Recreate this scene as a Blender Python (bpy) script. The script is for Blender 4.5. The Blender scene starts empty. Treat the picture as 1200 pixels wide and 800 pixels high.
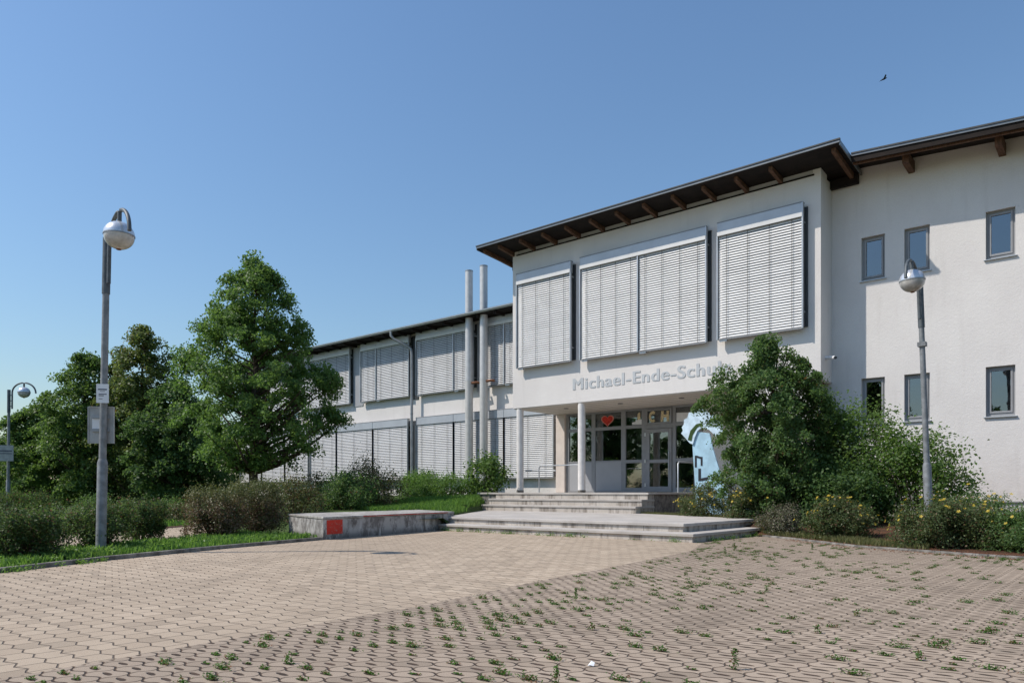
import bpy, bmesh, math, random
import numpy as np
from mathutils import Vector, Matrix

# ------------------------------------------------------------------ camera, sky, sun, exposure
S = bpy.context.scene
C = S.collection
R = math.radians
cam = bpy.data.objects.new("camera", bpy.data.cameras.new("camera"))
C.objects.link(cam)
cam.location = (0, 0, 0.95)
cam.rotation_euler = (R(90), 0, R(40.56))
cam.data.sensor_width = 36.0
cam.data.lens = 25.93
cam.data.shift_y = 176 / 1200
cam.data.clip_start = 0.05
cam.data.clip_end = 3000
S.camera = cam

SUN_EL, SUN_TO = R(50.2), (0.685, 0.729)          # elevation, horizontal travel of the light
world = bpy.data.worlds.new("World"); S.world = world
world.use_nodes = True
nt = world.node_tree; nt.nodes.clear()
sky = nt.nodes.new("ShaderNodeTexSky"); sky.sky_type = 'NISHITA'
sky.sun_disc = False; sky.sun_elevation = SUN_EL
sky.sun_rotation = math.atan2(-SUN_TO[0], -SUN_TO[1])
sky.altitude = 300; sky.air_density = 1.6; sky.dust_density = 1.0; sky.ozone_density = 8.0
bgn = nt.nodes.new("ShaderNodeBackground"); bgn.inputs[1].default_value = 0.125
wo = nt.nodes.new("ShaderNodeOutputWorld")
nt.links.new(sky.outputs[0], bgn.inputs[0]); nt.links.new(bgn.outputs[0], wo.inputs[0])

sl = bpy.data.lights.new("sun", 'SUN'); sl.energy = 3.9; sl.angle = R(0.53); sl.color = (1.0, 0.925, 0.83)
sun = bpy.data.objects.new("sun", sl); C.objects.link(sun); sun.location = (-30, -30, 40)
_d = Vector((SUN_TO[0] * math.cos(SUN_EL), SUN_TO[1] * math.cos(SUN_EL), -math.sin(SUN_EL)))
sun.rotation_euler = _d.to_track_quat('-Z', 'Y').to_euler()
S.view_settings.view_transform = 'Standard'; S.view_settings.look = 'None'
S.view_settings.exposure = 0.12; S.view_settings.gamma = 1.0
S.view_settings.use_curve_mapping = False
S.cycles.max_bounces = 8; S.cycles.transparent_max_bounces = 12
rng = np.random.default_rng(7); random.seed(7)

# ------------------------------------------------------------------ material helpers
class X:
    """one scalar socket of a node tree, with arithmetic"""
    def __init__(s, t, k): s.t, s.k = t, k
    def op(s, o, b=None, c=None, clamp=False):
        n = s.t.nodes.new("ShaderNodeMath"); n.operation = o; n.use_clamp = clamp
        for i, q in enumerate((s, b, c)):
            if q is None: continue
            if isinstance(q, X): s.t.links.new(q.k, n.inputs[i])
            else: n.inputs[i].default_value = q
        return X(s.t, n.outputs[0])
    def __add__(s, b): return s.op('ADD', b)
    def __sub__(s, b): return s.op('SUBTRACT', b)
    def __mul__(s, b): return s.op('MULTIPLY', b)
    def __truediv__(s, b): return s.op('DIVIDE', b)
    def step(s, a, b):                              # smooth 0..1 between a and b
        n = s.t.nodes.new("ShaderNodeMapRange"); n.interpolation_type = 'SMOOTHSTEP'
        s.t.links.new(s.k, n.inputs[0]); n.inputs[1].default_value = a; n.inputs[2].default_value = b
        return X(s.t, n.outputs[0])

class M:
    """a material under construction"""
    def __init__(s, name, rough=0.7, spec=0.5, metal=0.0, col=(.5, .5, .5)):
        s.m = bpy.data.materials.new(name); s.m.use_nodes = True
        s.t = s.m.node_tree; s.b = s.t.nodes["Principled BSDF"]
        s.b.inputs["Base Color"].default_value = (*col, 1); s.b.inputs["Roughness"].default_value = rough
        s.b.inputs["Metallic"].default_value = metal; s.b.inputs["Specular IOR Level"].default_value = spec
        s.tc = s.t.nodes.new("ShaderNodeNewGeometry")
    def pos(s): return s.tc.outputs["Position"]
    def xyz(s):
        n = s.t.nodes.new("ShaderNodeSeparateXYZ"); s.t.links.new(s.pos(), n.inputs[0])
        return [X(s.t, k) for k in n.outputs]
    def noise(s, scale, detail=4, rough=.55, stretch=None, dist=0):
        n = s.t.nodes.new("ShaderNodeTexNoise"); n.inputs["Scale"].default_value = scale
        n.inputs["Detail"].default_value = detail; n.inputs["Roughness"].default_value = rough
        n.inputs["Distortion"].default_value = dist
        k = s.pos()
        if stretch:
            v = s.t.nodes.new("ShaderNodeVectorMath"); v.operation = 'MULTIPLY'
            s.t.links.new(k, v.inputs[0]); v.inputs[1].default_value = stretch; k = v.outputs[0]
        s.t.links.new(k, n.inputs["Vector"]); return X(s.t, n.outputs[0])
    def white(s, x, y):
        cb = s.t.nodes.new("ShaderNodeCombineXYZ"); s.t.links.new(x.k, cb.inputs[0]); s.t.links.new(y.k, cb.inputs[1])
        n = s.t.nodes.new("ShaderNodeTexWhiteNoise"); s.t.links.new(cb.outputs[0], n.inputs[0]); return X(s.t, n.outputs[0])
    def rgb(s, c):
        n = s.t.nodes.new("ShaderNodeRGB"); n.outputs[0].default_value = (*c, 1); return n.outputs[0]
    def mix(s, f, a, b, mode='MIX'):
        n = s.t.nodes.new("ShaderNodeMix"); n.data_type = 'RGBA'; n.blend_type = mode
        if isinstance(f, X): s.t.links.new(f.k, n.inputs[0])
        else: n.inputs[0].default_value = f
        for i, q in ((6, a), (7, b)):
            if isinstance(q, tuple): n.inputs[i].default_value = (*q, 1)
            else: s.t.links.new(q, n.inputs[i])
        return n.outputs[2]
    def color(s, k): s.t.links.new(k, s.b.inputs["Base Color"]); return s
    def rough(s, x): s.t.links.new(x.k, s.b.inputs["Roughness"]); return s
    def bump(s, x, dist, strength=1.0):
        n = s.t.nodes.new("ShaderNodeBump"); n.inputs["Distance"].default_value = dist; n.inputs["Strength"].default_value = strength
        s.t.links.new(x.k, n.inputs["Height"]); s.t.links.new(n.outputs[0], s.b.inputs["Normal"]); return s

MAT = {}
def simple(key, col, rough=.6, spec=.5, metal=0, var=.12, scale=6, bump=0, stretch=None):
    m = M(key, rough, spec, metal, col)
    n = m.noise(scale, 5, .6, stretch)
    lo = tuple(c * (1 - var) for c in col); hi = tuple(min(.95, c * (1 + var)) for c in col)
    m.color(m.mix(n.step(.3, .7), lo, hi))
    if bump: m.bump(m.noise(scale * 8, 3), bump)
    MAT[key] = m.m; return m

# render on the facades: rough sprayed plaster with faint mottling and run marks
m = M("stucco", .9, .2)
a = m.noise(.7, 4, .6); b_ = m.noise(1.1, 4, .6, (3.0, 3.0, .35)); f_ = m.noise(45, 4, .65)
k = m.mix(a.step(.25, .75), (.70, .665, .64), (.765, .735, .705))
k = m.mix(b_.step(.52, .80) * .45, k, (.57, .535, .505)); k = m.mix(m.xyz()[2].step(2.2, .6) * m.noise(2.5, 5, .7).step(.4, .7) * .35, k, (.45, .41, .37))
k = m.mix(f_.step(.35, .7) * .35, k, (.62, .59, .565))
m.color(k); m.bump(f_ + m.noise(14, 3) * .6, .012, .55); MAT["stucco"] = m.m
simple("plinth_paint", (.50, .49, .48), .85, .3, 0, .06, 3, .004)
simple("soffit_board", (.62, .56, .50), .7, .3, 0, .08, 2, .002, (1, 8, 1))
simple("pilaster_paint", (.66, .58, .52), .8, .3, 0, .06, 3, .003)
simple("column_paint", (.72, .69, .66), .75, .3, 0, .08, 5, .003)
simple("dark_timber", (.014, .009, .007), .8, .3, 0, .45, 4, .004, (1, 1, 6))
simple("brown_timber", (.125, .066, .040), .75, .3, 0, .4, 5, .004, (6, 1, 1))
simple("roof_metal", (.20, .212, .22), .4, .5, .6, .1, 3)
simple("roof_sheet", (.06, .065, .07), .6, .4, 0, .15, 3)
simple("grey_metal", (.30, .315, .33), .45, .5, .35, .1, 5)
simple("anodised", (.46, .48, .50), .4, .5, .5, .07, 5)
simple("housing_metal", (.47, .49, .52), .45, .5, .3, .06, 2)
simple("slat_paint", (.69, .69, .685), .5, .4, 0, .05, 2)
simple("slat_paint_dull", (.61, .61, .61), .5, .4, 0, .06, 2)
simple("cord_black", (.05, .05, .05), .8, .3)
simple("frame_dark", (.045, .05, .055), .5, .5)
simple("frame_grey", (.27, .275, .285), .5, .5, 0, .05)
simple("panel_grey", (.36, .365, .38), .5, .5, 0, .05, 1)
simple("galvanised", (.21, .222, .23), .6, .5, .15, .25, 9)
simple("pole_dark", (.10, .115, .125), .55, .5, .2, .25, 9)
simple("pipe_steel", (.56, .56, .56), .5, .5, .25, .08, 4)
simple("pipe_clad", (.55, .54, .52), .55, .5, .2, .08, 4)
simple("downpipe_zinc", (.34, .35, .36), .5, .5, .4, .15, 4)
simple("rust", (.20, .09, .05), .8, .3, 0, .4, 20)
simple("lamp_shade", (.72, .73, .74), .28, .5, .55, .1, 8)
simple("lamp_bowl", (.48, .47, .45), .12, .6, 0, .25, 7)
simple("sign_white", (.78, .79, .80), .5, .5, 0, .04)
simple("sign_ink", (.10, .11, .14), .6, .3)
simple("sign_back", (.40, .40, .39), .5, .5, .3, .15, 6)
simple("letter_grey", (.50, .515, .525), .5, .5, .2, .05)
simple("heart_red", (.55, .045, .03), .7, .3, 0, .35, 22)
simple("heart_pink", (.62, .25, .20), .7, .3, 0, .15, 22)
simple("paper_tan", (.74, .56, .34), .8, .3, 0, .45, 26)
simple("paper_white", (.80, .81, .83), .8, .3, 0, .06, 9)
simple("board_blue", (.40, .61, .74), .6, .4, 0, .14, 4)
simple("board_pale", (.56, .70, .79), .6, .4, 0, .18, 5)
simple("board_black", (.02, .022, .03), .6, .4)
simple("camera_white", (.75, .75, .75), .4, .5)
simple("bird_dark", (.03, .03, .035), .8, .2)
simple("room_wall", (.22, .22, .21), .9, .2, 0, .1, 1)
simple("room_dark", (.015, .016, .018), .9, .2, 0, .1, 1)
simple("bark", (.085, .066, .05), .95, .2, 0, .4, 9, .02, (1, 1, .3))
simple("twig", (.11, .075, .055), .95, .2, 0, .4, 12)

# glass: partly mirror, partly see-through
def glass(key, tint, f):
    m = M(key); t = m.t
    g = t.nodes.new("ShaderNodeBsdfGlossy"); g.inputs[0].default_value = (.92, .96, 1, 1); g.inputs[1].default_value = .01
    tr = t.nodes.new("ShaderNodeBsdfTransparent"); tr.inputs[0].default_value = (*tint, 1)
    mx = t.nodes.new("ShaderNodeMixShader")
    fr = t.nodes.new("ShaderNodeFresnel"); fr.inputs[0].default_value = 1.5
    mm = X(t, fr.outputs[0]) * 1.2 + f
    t.links.new(mm.k, mx.inputs[0]); t.links.new(tr.outputs[0], mx.inputs[1]); t.links.new(g.outputs[0], mx.inputs[2])
    w = m.noise(1.6, 2); bp = t.nodes.new("ShaderNodeBump"); bp.inputs["Distance"].default_value = .004; bp.inputs["Strength"].default_value = .5
    t.links.new(w.k, bp.inputs["Height"]); t.links.new(bp.outputs[0], g.inputs["Normal"])
    t.links.new(mx.outputs[0], t.nodes["Material Output"].inputs[0]); t.nodes.remove(m.b); MAT[key] = m.m
glass("pane_coated", (.35, .40, .42), .14)
glass("pane_clear", (.62, .68, .66), .10)

# concrete of the steps: cast slabs with black runs under the nosing
m = M("step_concrete", .9, .25)
a = m.noise(2.2, 5, .65); b_ = m.noise(3.5, 5, .7, (1, 1, .22)); c_ = m.noise(60, 3)
k = m.mix(a.step(.3, .7), (.44, .395, .345), (.55, .505, .455)); k = m.mix(b_.step(.46, .66) * .8, k, (.14, .115, .095))
k = m.mix(c_.step(.45, .75) * .25, k, (.28, .25, .22)); x_, y_, z_ = m.xyz(); jn = ((x_ + y_ * .37) / 1.42).op('FRACT').step(.985, .993); k = m.mix(jn * .8, k, (.10, .085, .075)); m.color(k); m.bump(c_, .003); MAT["step_concrete"] = m.m
m = M("tread_concrete", .9, .25)
a = m.noise(1.5, 5, .65); c_ = m.noise(90, 3)
k = m.mix(a.step(.3, .72), (.40, .37, .34), (.53, .495, .455)); k = m.mix(c_.step(.45, .75) * .3, k, (.27, .25, .23)); m.color(k); m.bump(c_, .003)
MAT["tread_concrete"] = m.m
# low wall: old limewash flaking off grey, blackened concrete
m = M("flaking_limewash", .9, .2)
a = m.noise(3.0, 6, .7, (1.2, 1.2, .8)); b_ = m.noise(6, 6, .72, (1, 1, .7)); c_ = m.noise(50, 3)
k = m.mix(a.step(.40, .60), (.44, .425, .41), (.21, .195, .185)); k = m.mix(b_.step(.52, .68) * .85, k, (.085, .077, .07)); k = m.mix(m.xyz()[2].step(.16, .02) * .6, k, (.08, .072, .066))
k = m.mix(m.noise(5, 5, .7, (1.2, 1.2, .3)).step(.56, .68) * .8, k, (.66, .64, .62)); m.color(k); m.bump(a + c_ * .3, .008); MAT["flaking_limewash"] = m.m
m = M("wall_coping", .9, .2)
a = m.noise(3.5, 6, .7); k = m.mix(a.step(.35, .65), (.24, .225, .205), (.46, .44, .41)); k = m.mix(m.noise(9, 5, .7).step(.58, .7), k, (.08, .075, .07)); m.color(k); m.bump(m.noise(40, 4), .006); MAT["wall_coping"] = m.m
m = M("red_paint", .6, .4); a = m.noise(9, 6, .75)
k = m.mix(a.step(.35, .7), (.62, .035, .018), (.50, .03, .02)); k = m.mix(m.noise(22, 5, .75).step(.56, .66), k, (.33, .23, .2)); m.color(k); MAT["red_paint"] = m.m
simple("kerb_concrete", (.20, .185, .165), .95, .2, 0, .5, 5, .01)
simple("brick_edge", (.36, .22, .17), .9, .2, 0, .25, 8, .004)

# paving: interlocking blocks with crooked joints
def paver(key, grass):
    m = M(key, .92, .22)
    x, y, z = m.xyz()
    big = m.noise(.22, 4, .6); mid = m.noise(2.2, 4, .65); fine = m.noise(170, 3, .7)
    wob = (m.noise(9, 2) - .5) * .012
    if grass:
        PX, PY = .175, .148
        ys = y + (x * (2 * math.pi / PX)).op('SINE') * .017 + wob * 1.5
        xs = x + (y * (2 * math.pi / PY)).op('SINE') * .014 + wob * 1.5
        row = (ys / PY).op('FLOOR'); fy = (ys / PY).op('FRACT')
        colm = (xs / PX).op('FLOOR'); fx = (xs / PX).op('FRACT')
        dy = ((fy - .5).op('ABSOLUTE') * -1 + .5) * PY; dx = ((fx - .5).op('ABSOLUTE') * -1 + .5) * PX
        joint = dy.step(.0025, .0095) * (dx.step(.002, .008) * .8 + .2)
        hx = ((x / PX).op('FRACT') - .5) * (PX / .050); hy = ((y / PY).op('FRACT') - .5 + (wob * 3.0)) * (PY / .016)
        hole = (hx * hx + hy * hy + (m.noise(24, 3) - .5) * 1.6).step(.6, 1.2)
        solid = joint * hole
    else:
        PX, PY = .19, .145
        ys = y + ((x / PX).op('PINGPONG', .5) - .25) * .075 + wob
        row = (ys / PY).op('FLOOR'); fy = (ys / PY).op('FRACT')
        xs = x + (row.op('MODULO', 2.0)) * (PX * .5) + wob
        colm = (xs / PX).op('FLOOR'); fx = (xs / PX).op('FRACT')
        dy = ((fy - .5).op('ABSOLUTE') * -1 + .5) * PY; dx = ((fx - .5).op('ABSOLUTE') * -1 + .5) * PX
        solid = (dy.step(.0025, .0075)) * (dx.step(.0015, .006) * .8 + .2)
    stone = m.white(row, colm)
    if grass: c1, c2, c3 = (.345, .272, .205), (.44, .352, .270), (.275, .219, .166)
    else: c1, c2, c3 = (.425, .334, .245), (.525, .422, .315), (.35, .278, .207)
    k = m.mix(stone, c1, c2)
    k = m.mix(big.step(.35, .7) * .55, k, c3)
    k = m.mix(mid.step(.5, .75) * .35, k, c3)
    k = m.mix((m.noise(.9, 5, .7, (1.0, .35, 1)) ).step(.52, .72) * .45, k, tuple(v * .80 for v in c3))
    k = m.mix((stone * 13.7).op('FRACT').step(.86, .9) * .5, k, tuple(v * .82 for v in c3))
    k = m.mix(m.noise(5.5, 3, .6).step(.70, .76) * .5, k, (.12, .10, .085))
    k = m.mix(fine.step(.5, .75) * .45, k, tuple(v * .55 for v in c1))
    k = m.mix(fine.step(.25, .42) * -1 + 1.0, k, tuple(min(.6, v * 1.35) for v in c2))
    dirt = m.mix(m.noise(6, 4).step(.35, .65), (.055, .040, .030), (.095, .062, .045))
    if not grass: dirt = m.mix(.6, dirt, (.18, .145, .115))
    k = m.mix(solid, dirt, k)
    m.color(k); m.bump(solid * 1.0 + fine * .12 + stone * .15, .012, .8); MAT[key] = m.m
paver("paver_plain", False); paver("paver_grass", True)

m = M("soil_grass", .95, .2)
a = m.noise(.8, 5, .65); b_ = m.noise(12, 5, .7)
k = m.mix(a.step(.35, .65), (.045, .085, .020), (.07, .11, .03)); k = m.mix(b_.step(.5, .7), k, (.085, .066, .035)); m.color(k); m.bump(b_, .05); MAT["soil_grass"] = m.m
m = M("soil_mulch", .95, .2)
a = m.noise(1.2, 5, .65); b_ = m.noise(25, 5, .75)
k = m.mix(a.step(.4, .6), (.060, .040, .026), (.13, .058, .032)); k = m.mix(b_.step(.5, .7), k, (.19, .10, .06)); m.color(k); m.bump(b_, .04); MAT["soil_mulch"] = m.m

# leaves: each leaf its own shade, light comes through
def leaf(key, dark, light, trans=.48, rough=.5, odd=None, top=None):
    m = M(key, rough, .35); t = m.t
    r = X(t, m.tc.outputs["Random Per Island"])
    k = m.mix(r, dark, light)
    k = m.mix(m.noise(.9, 3).step(.35, .65) * .5, k, tuple(v * .72 for v in light))
    if top: k = m.mix(m.xyz()[2].step(top[1], top[2]) * .75, k, top[0])        # lower foliage has browned off
    if odd: k = m.mix((r * 37.7).op('FRACT').step(odd[1], odd[1] + .02), k, odd[0])
    m.color(k)
    tl = t.nodes.new("ShaderNodeBsdfTranslucent"); hs = t.nodes.new("ShaderNodeHueSaturation")
    hs.inputs[1].default_value = 1.1; hs.inputs[2].default_value = 1.5; hs.inputs[0].default_value = .485
    t.links.new(k, hs.inputs[4]); t.links.new(hs.outputs[0], tl.inputs[0])
    mx = t.nodes.new("ShaderNodeMixShader"); mx.inputs[0].default_value = trans
    t.links.new(m.b.outputs[0], mx.inputs[1]); t.links.new(tl.outputs[0], mx.inputs[2])
    t.links.new(mx.outputs[0], t.nodes["Material Output"].inputs[0]); MAT[key] = m.m
leaf("leaf_linden", (.062, .138, .032), (.160, .270, .074))
leaf("leaf_dark", (.045, .105, .033), (.110, .190, .058))
leaf("leaf_mid", (.062, .135, .032), (.150, .245, .068))
leaf("leaf_yellowish", (0.073, 0.126, 0.031), (0.161, 0.210, 0.063), odd=((.17, .12, .045), .95))
leaf("leaf_bush", (.055, .122, .034), (.140, .230, .075), odd=((.13, .085, .035), .97))
leaf("leaf_bright", (0.084, 0.175, 0.036), (0.175, 0.301, 0.084))
leaf("leaf_hedge", (.050, .098, .028), (.105, .165, .052), odd=((.13, .09, .05), .88))
leaf("leaf_brown", (.120, .085, .050), (.200, .145, .085), .25, odd=((.09, .12, .035), .70), top=((.115, .150, .045), .55, 1.05))
leaf("leaf_olive", (0.077, 0.112, 0.036), (0.161, 0.189, 0.070), .3, odd=((.13, .075, .04), .78))
leaf("leaf_potentilla", (.055, .092, .030), (.125, .165, .065), .35, odd=((.16, .11, .06), .88))
leaf("leaf_grey", (0.119, 0.112, 0.073), (0.217, 0.199, 0.140), .25, odd=((.06, .09, .03), .7))
leaf("petal_yellow", (.50, .36, .03), (.66, .50, .07), .3)
leaf("grass_blade", (.085, .185, .035), (.165, .30, .075), .55)
leaf("grass_dry", (.10, .135, .042), (.22, .21, .095), .45)
leaf("weed_leaf", (.045, .125, .022), (.10, .22, .045), .4, odd=((.20, .11, .06), .80))

# ------------------------------------------------------------------ mesh helpers
class MB:
    def __init__(s): s.v, s.f, s.sm = [], [], []
    def add(s, vs, fs, smooth=False):
        o = len(s.v); s.v += [tuple(p) for p in vs]
        for f in fs: s.f.append(tuple(i + o for i in f)); s.sm.append(smooth)
        return s
    def box(s, x0, x1, y0, y1, z0, z1):
        return s.add([(x0, y0, z0), (x1, y0, z0), (x1, y1, z0), (x0, y1, z0), (x0, y0, z1), (x1, y0, z1), (x1, y1, z1), (x0, y1, z1)],
                     [(0, 3, 2, 1), (4, 5, 6, 7), (0, 1, 5, 4), (1, 2, 6, 5), (2, 3, 7, 6), (3, 0, 4, 7)])
    def prism(s, poly, z0, z1):                     # horizontal polygon (counter-clockwise) pulled up
        n = len(poly)
        return s.add([(x, y, z0) for x, y in poly] + [(x, y, z1) for x, y in poly],
                     [tuple(range(n - 1, -1, -1)), tuple(range(n, 2 * n))] + [(i, (i + 1) % n, n + (i + 1) % n, n + i) for i in range(n)])
    def slab_v(s, poly, y0, y1):                    # polygon in the facade plane (x, z), pulled back
        n = len(poly)
        return s.add([(x, y0, z) for x, z in poly] + [(x, y1, z) for x, z in poly],
                     [tuple(range(n)), tuple(range(2 * n - 1, n - 1, -1))] + [(i, n + i, n + (i + 1) % n, (i + 1) % n) for i in range(n)])
    def hexa(s, p):                                 # 8 corners in box order
        return s.add(p, [(0, 3, 2, 1), (4, 5, 6, 7), (0, 1, 5, 4), (1, 2, 6, 5), (2, 3, 7, 6), (3, 0, 4, 7)])
    def tube(s, pts, r, n=10, cap=True):
        pts = [Vector(p) for p in pts]; rs = r if isinstance(r, (list, tuple)) else [r] * len(pts)
        vs, fs = [], []
        ref = None
        for i, p in enumerate(pts):
            d = (pts[min(i + 1, len(pts) - 1)] - pts[max(i - 1, 0)]).normalized()
            if ref is None: ref = Vector((1, 0, 0)) if abs(d.x) < .8 else Vector((0, 1, 0))
            a = d.cross(ref).normalized(); b = d.cross(a); ref = b.cross(d) if False else ref
            for q in range(n):
                t = 2 * math.pi * q / n; vs.append(p + (a * math.cos(t) + b * math.sin(t)) * rs[i])
        for i in range(len(pts) - 1):
            for q in range(n):
                fs.append((i * n + q, i * n + (q + 1) % n, (i + 1) * n + (q + 1) % n, (i + 1) * n + q))
        s.add(vs, fs, True)
        if cap:
            s.add(vs[:n], [tuple(range(n - 1, -1, -1))]); s.add(vs[-n:], [tuple(range(n))])
        return s
    def lathe(s, prof, c, n=28):                    # (r, z) profile about a vertical axis
        vs, fs = [], []
        for r, z in prof:
            for q in range(n):
                t = 2 * math.pi * q / n; vs.append((c[0] + r * math.cos(t), c[1] + r * math.sin(t), c[2] + z))
        for i in range(len(prof) - 1):
            for q in range(n): fs.append((i * n + q, i * n + (q + 1) % n, (i + 1) * n + (q + 1) % n, (i + 1) * n + q))
        return s.add(vs, fs, True)
    def build(s, name, mat, parent=None, bevel=0):
        me = bpy.data.meshes.new(name)
        off = Vector((0, 0, 0))
        q = parent
        while q is not None: off += q.location; q = q.parent
        me.from_pydata([(x - off.x, y - off.y, z - off.z) for x, y, z in s.v], [], s.f)
        me.polygons.foreach_set("use_smooth", s.sm); me.materials.append(MAT[mat] if isinstance(mat, str) else mat); me.update()
        o = bpy.data.objects.new(name, me); C.objects.link(o)
        if parent: o.parent = parent
        if bevel:
            b = o.modifiers.new("bevel", 'BEVEL'); b.width = bevel; b.segments = 2; b.limit_method = 'ANGLE'
        return o

def tag(o, label, cat, group=None):
    o["label"] = label; o["category"] = cat
    if group: o["group"] = group
    return o
def thing(name, label, cat, loc=(0, 0, 0), group=None):
    o = bpy.data.objects.new(name, None); C.objects.link(o); o.location = loc; o.empty_display_size = .2
    return tag(o, label, cat, group)
def struct(o): o["kind"] = "structure"; return o
def stuff(o, label, cat): o["kind"] = "stuff"; return tag(o, label, cat)
def copy_tree(o, parent=None):
    c = o.copy(); C.objects.link(c); c.parent = parent
    for ch in list(o.children): copy_tree(ch, c)
    return c
def lerp(a, b, t): return a + (b - a) * t
def ss(t): t = min(1, max(0, t)); return t * t * (3 - 2 * t)
def interp(x, pts):
    for (x0, y0), (x1, y1) in zip(pts, pts[1:]):
        if x <= x1: return lerp(y0, y1, (x - x0) / (x1 - x0)) if x >= x0 else y0
    return pts[-1][1]
def in_poly(x, y, poly):
    c = False; n = len(poly)
    for i in range(n):
        (x0, y0), (x1, y1) = poly[i], poly[i - 1]
        if (y0 > y) != (y1 > y) and x < (x1 - x0) * (y - y0) / (y1 - y0) + x0: c = not c
    return c

# ------------------------------------------------------------------ ground
LK = [(-8.3, -1.2), (-9.0, .35), (-10.18, 2.67), (-10.92, 4.15), (-11.72, 6.4), (-12.33, 8.66)]       # left kerb
VB = [(-10.1, -1.9), (-10.9, -.3), (-11.8, 2.0), (-12.75, 3.9), (-13.75, 6.1), (-15.0, 8.4)]           # back of the verge
RK = [(-6.15, 15.35), (-5.28, 14.75), (-3.77, 13.45), (-1.92, 12.75), (-.6, 12.45), (4.0, 11.6), (9.0, 10.6)]
BD = [(-4.0, -2.5), (-4.42, 1.16), (-4.57, 4.1), (-4.70, 4.95), (-4.95, 6.46), (-5.14, 8.2), (-5.54, 10.9), (-6.2, 12.65)]   # plain / grass paving
g = MB(); g.box(-900, 900, -900, 900, -.6, -.03); struct(g.build("ground", "soil_grass"))
pl = MB()
bot = [(-10.0, -2.5)] + LK + [(-13.6, 13.2), (-13.6, 18.2)]
top = BD + [(-6.6, 12.8), (-6.6, 18.2)]
poly = bot + top[::-1]
pl.prism(poly[::-1] if False else poly, -.2, 0.0)
o = struct(pl.build("plaza_paving", "paver_plain"))
bm = bmesh.new(); bm.from_mesh(o.data); bmesh.ops.recalc_face_normals(bm, faces=bm.faces); bmesh.ops.triangulate(bm, faces=[f for f in bm.faces if len(f.verts) > 4]); bm.to_mesh(o.data); bm.free()
gp = MB(); poly = BD + [(-6.6, 12.8), (-6.6, 15.6)] + RK + [(9.0, -2.5)]
gp.prism(poly, -.2, 0.0)
o = struct(gp.build("parking_paving", "paver_grass"))
bm = bmesh.new(); bm.from_mesh(o.data); bmesh.ops.recalc_face_normals(bm, faces=bm.faces); bmesh.ops.triangulate(bm, faces=[f for f in bm.faces if len(f.verts) > 4]); bm.to_mesh(o.data); bm.free()
bk = MB(); bk.box(-40, 9, -40, -2.5, -.2, -.004); struct(bk.build("rear_paving", "paver_grass"))

def strip(mb, A, B, za, zb, z0):                    # solid band between two polylines of equal length
    for i in range(len(A) - 1):
        mb.hexa([(*A[i], z0), (*A[i + 1], z0), (*B[i + 1], z0), (*B[i], z0), (*A[i], za), (*A[i + 1], za), (*B[i + 1], zb), (*B[i], zb)])
def offset(P, d):
    out = []
    for i, p in enumerate(P):
        a, b = Vector(P[max(i - 1, 0)]), Vector(P[min(i + 1, len(P) - 1)])
        t = (b - a).normalized(); out.append((p[0] - t.y * d, p[1] + t.x * d))
    return out
mb = MB(); strip(mb, offset(LK, .09), VB, .045, .03, -.2); struct(mb.build("verge_soil", "soil_grass"))
mb = MB(); strip(mb, [p for p in LK], offset(LK, .085), .06, .058, -.2); struct(mb.build("kerb", "kerb_concrete", None, .012))
PB = [(-15.0, -1.8), (-15.8, .0), (-16.8, 2.6), (-17.7, 4.9), (-18.7, 7.4), (-20.3, 10.2)]
mb = MB(); strip(mb, [(x - .003, y) for x, y in VB], PB, -.004, -.004, -.2); struct(mb.build("footpath", "paver_plain"))
mb = MB(); strip(mb, [(x - .003, y) for x, y in PB], offset(PB, .1), .035, .03, -.2); struct(mb.build("footpath_kerb", "brick_edge"))
# right kerb: separate low stones with soil between
mb = MB(); strip(mb, RK, offset(RK, .09), .035, .035, -.2); struct(mb.build("bed_kerb", "kerb_concrete", None, .012))

def bed_left(u, v):
    v0 = 9.4 + .5 * max(0, -15.2 - u)
    z = -.05 + .46 * ss((v - v0) / 2.2) + .36 * ss((v - 13.2) / 6.5)
    if in_poly(u, v, [(-12.2, 8.4), (-13.2, 13.6), (-15.6, 14.2), (-15.0, 9.3)]): z = min(z, .30)
    q = ((u + 13.3) * 5.4 + (v - 13.05) * 3.7) / 6.546      # metres past the landing's slanting left edge
    return min(z, .31 - (1.5 if v > 16 else .5) * q) if q < 0 else min(z, .31 - 2.0 * q)
def bed_right(u, v):
    if u < -6.2: return .02 + .265 * ss((v - 15.4) / 1.1)
    vk = interp(u, RK); a = .03 + .27 * ss((v - vk - .1) / 5)
    return lerp(.02 + .265 * ss((v - 15.4) / 1.1), a, ss((u + 6.2) / .9))
def grid(name, mat, u0, u1, v0, v1, step, fn, keep=lambda u, v: True):
    nu, nv = int((u1 - u0) / step) + 1, int((v1 - v0) / step) + 1
    vs, fs = [], []
    for j in range(nv):
        for i in range(nu):
            u, v = u0 + i * step, v0 + j * step; vs.append((u, v, fn(u, v)))
    for j in range(nv - 1):
        for i in range(nu - 1):
            if keep(u0 + (i + .5) * step, v0 + (j + .5) * step): fs.append((j * nu + i, j * nu + i + 1, (j + 1) * nu + i + 1, (j + 1) * nu + i))
    mb = MB(); mb.add(vs, fs, True); return struct(mb.build(name, mat))
grid("planted_bank", "soil_grass", -46.0, -13.0, 9.6, 23.6, .2, bed_left, lambda u, v: not (u > -17.2 and v > 18.9))
mb = MB()
us = np.linspace(-11.0, 9.0, 61)
rows = []
for u in us:
    vk = interp(u, RK) + .088 if u > -6.15 else (15.35 if u > -6.9 else 16.4 + (-6.84 - u) * .49)
    rows.append([(u, lerp(vk, 21.6, t), bed_right(u, lerp(vk, 21.6, t))) for t in np.linspace(0, 1, 13)])
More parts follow.
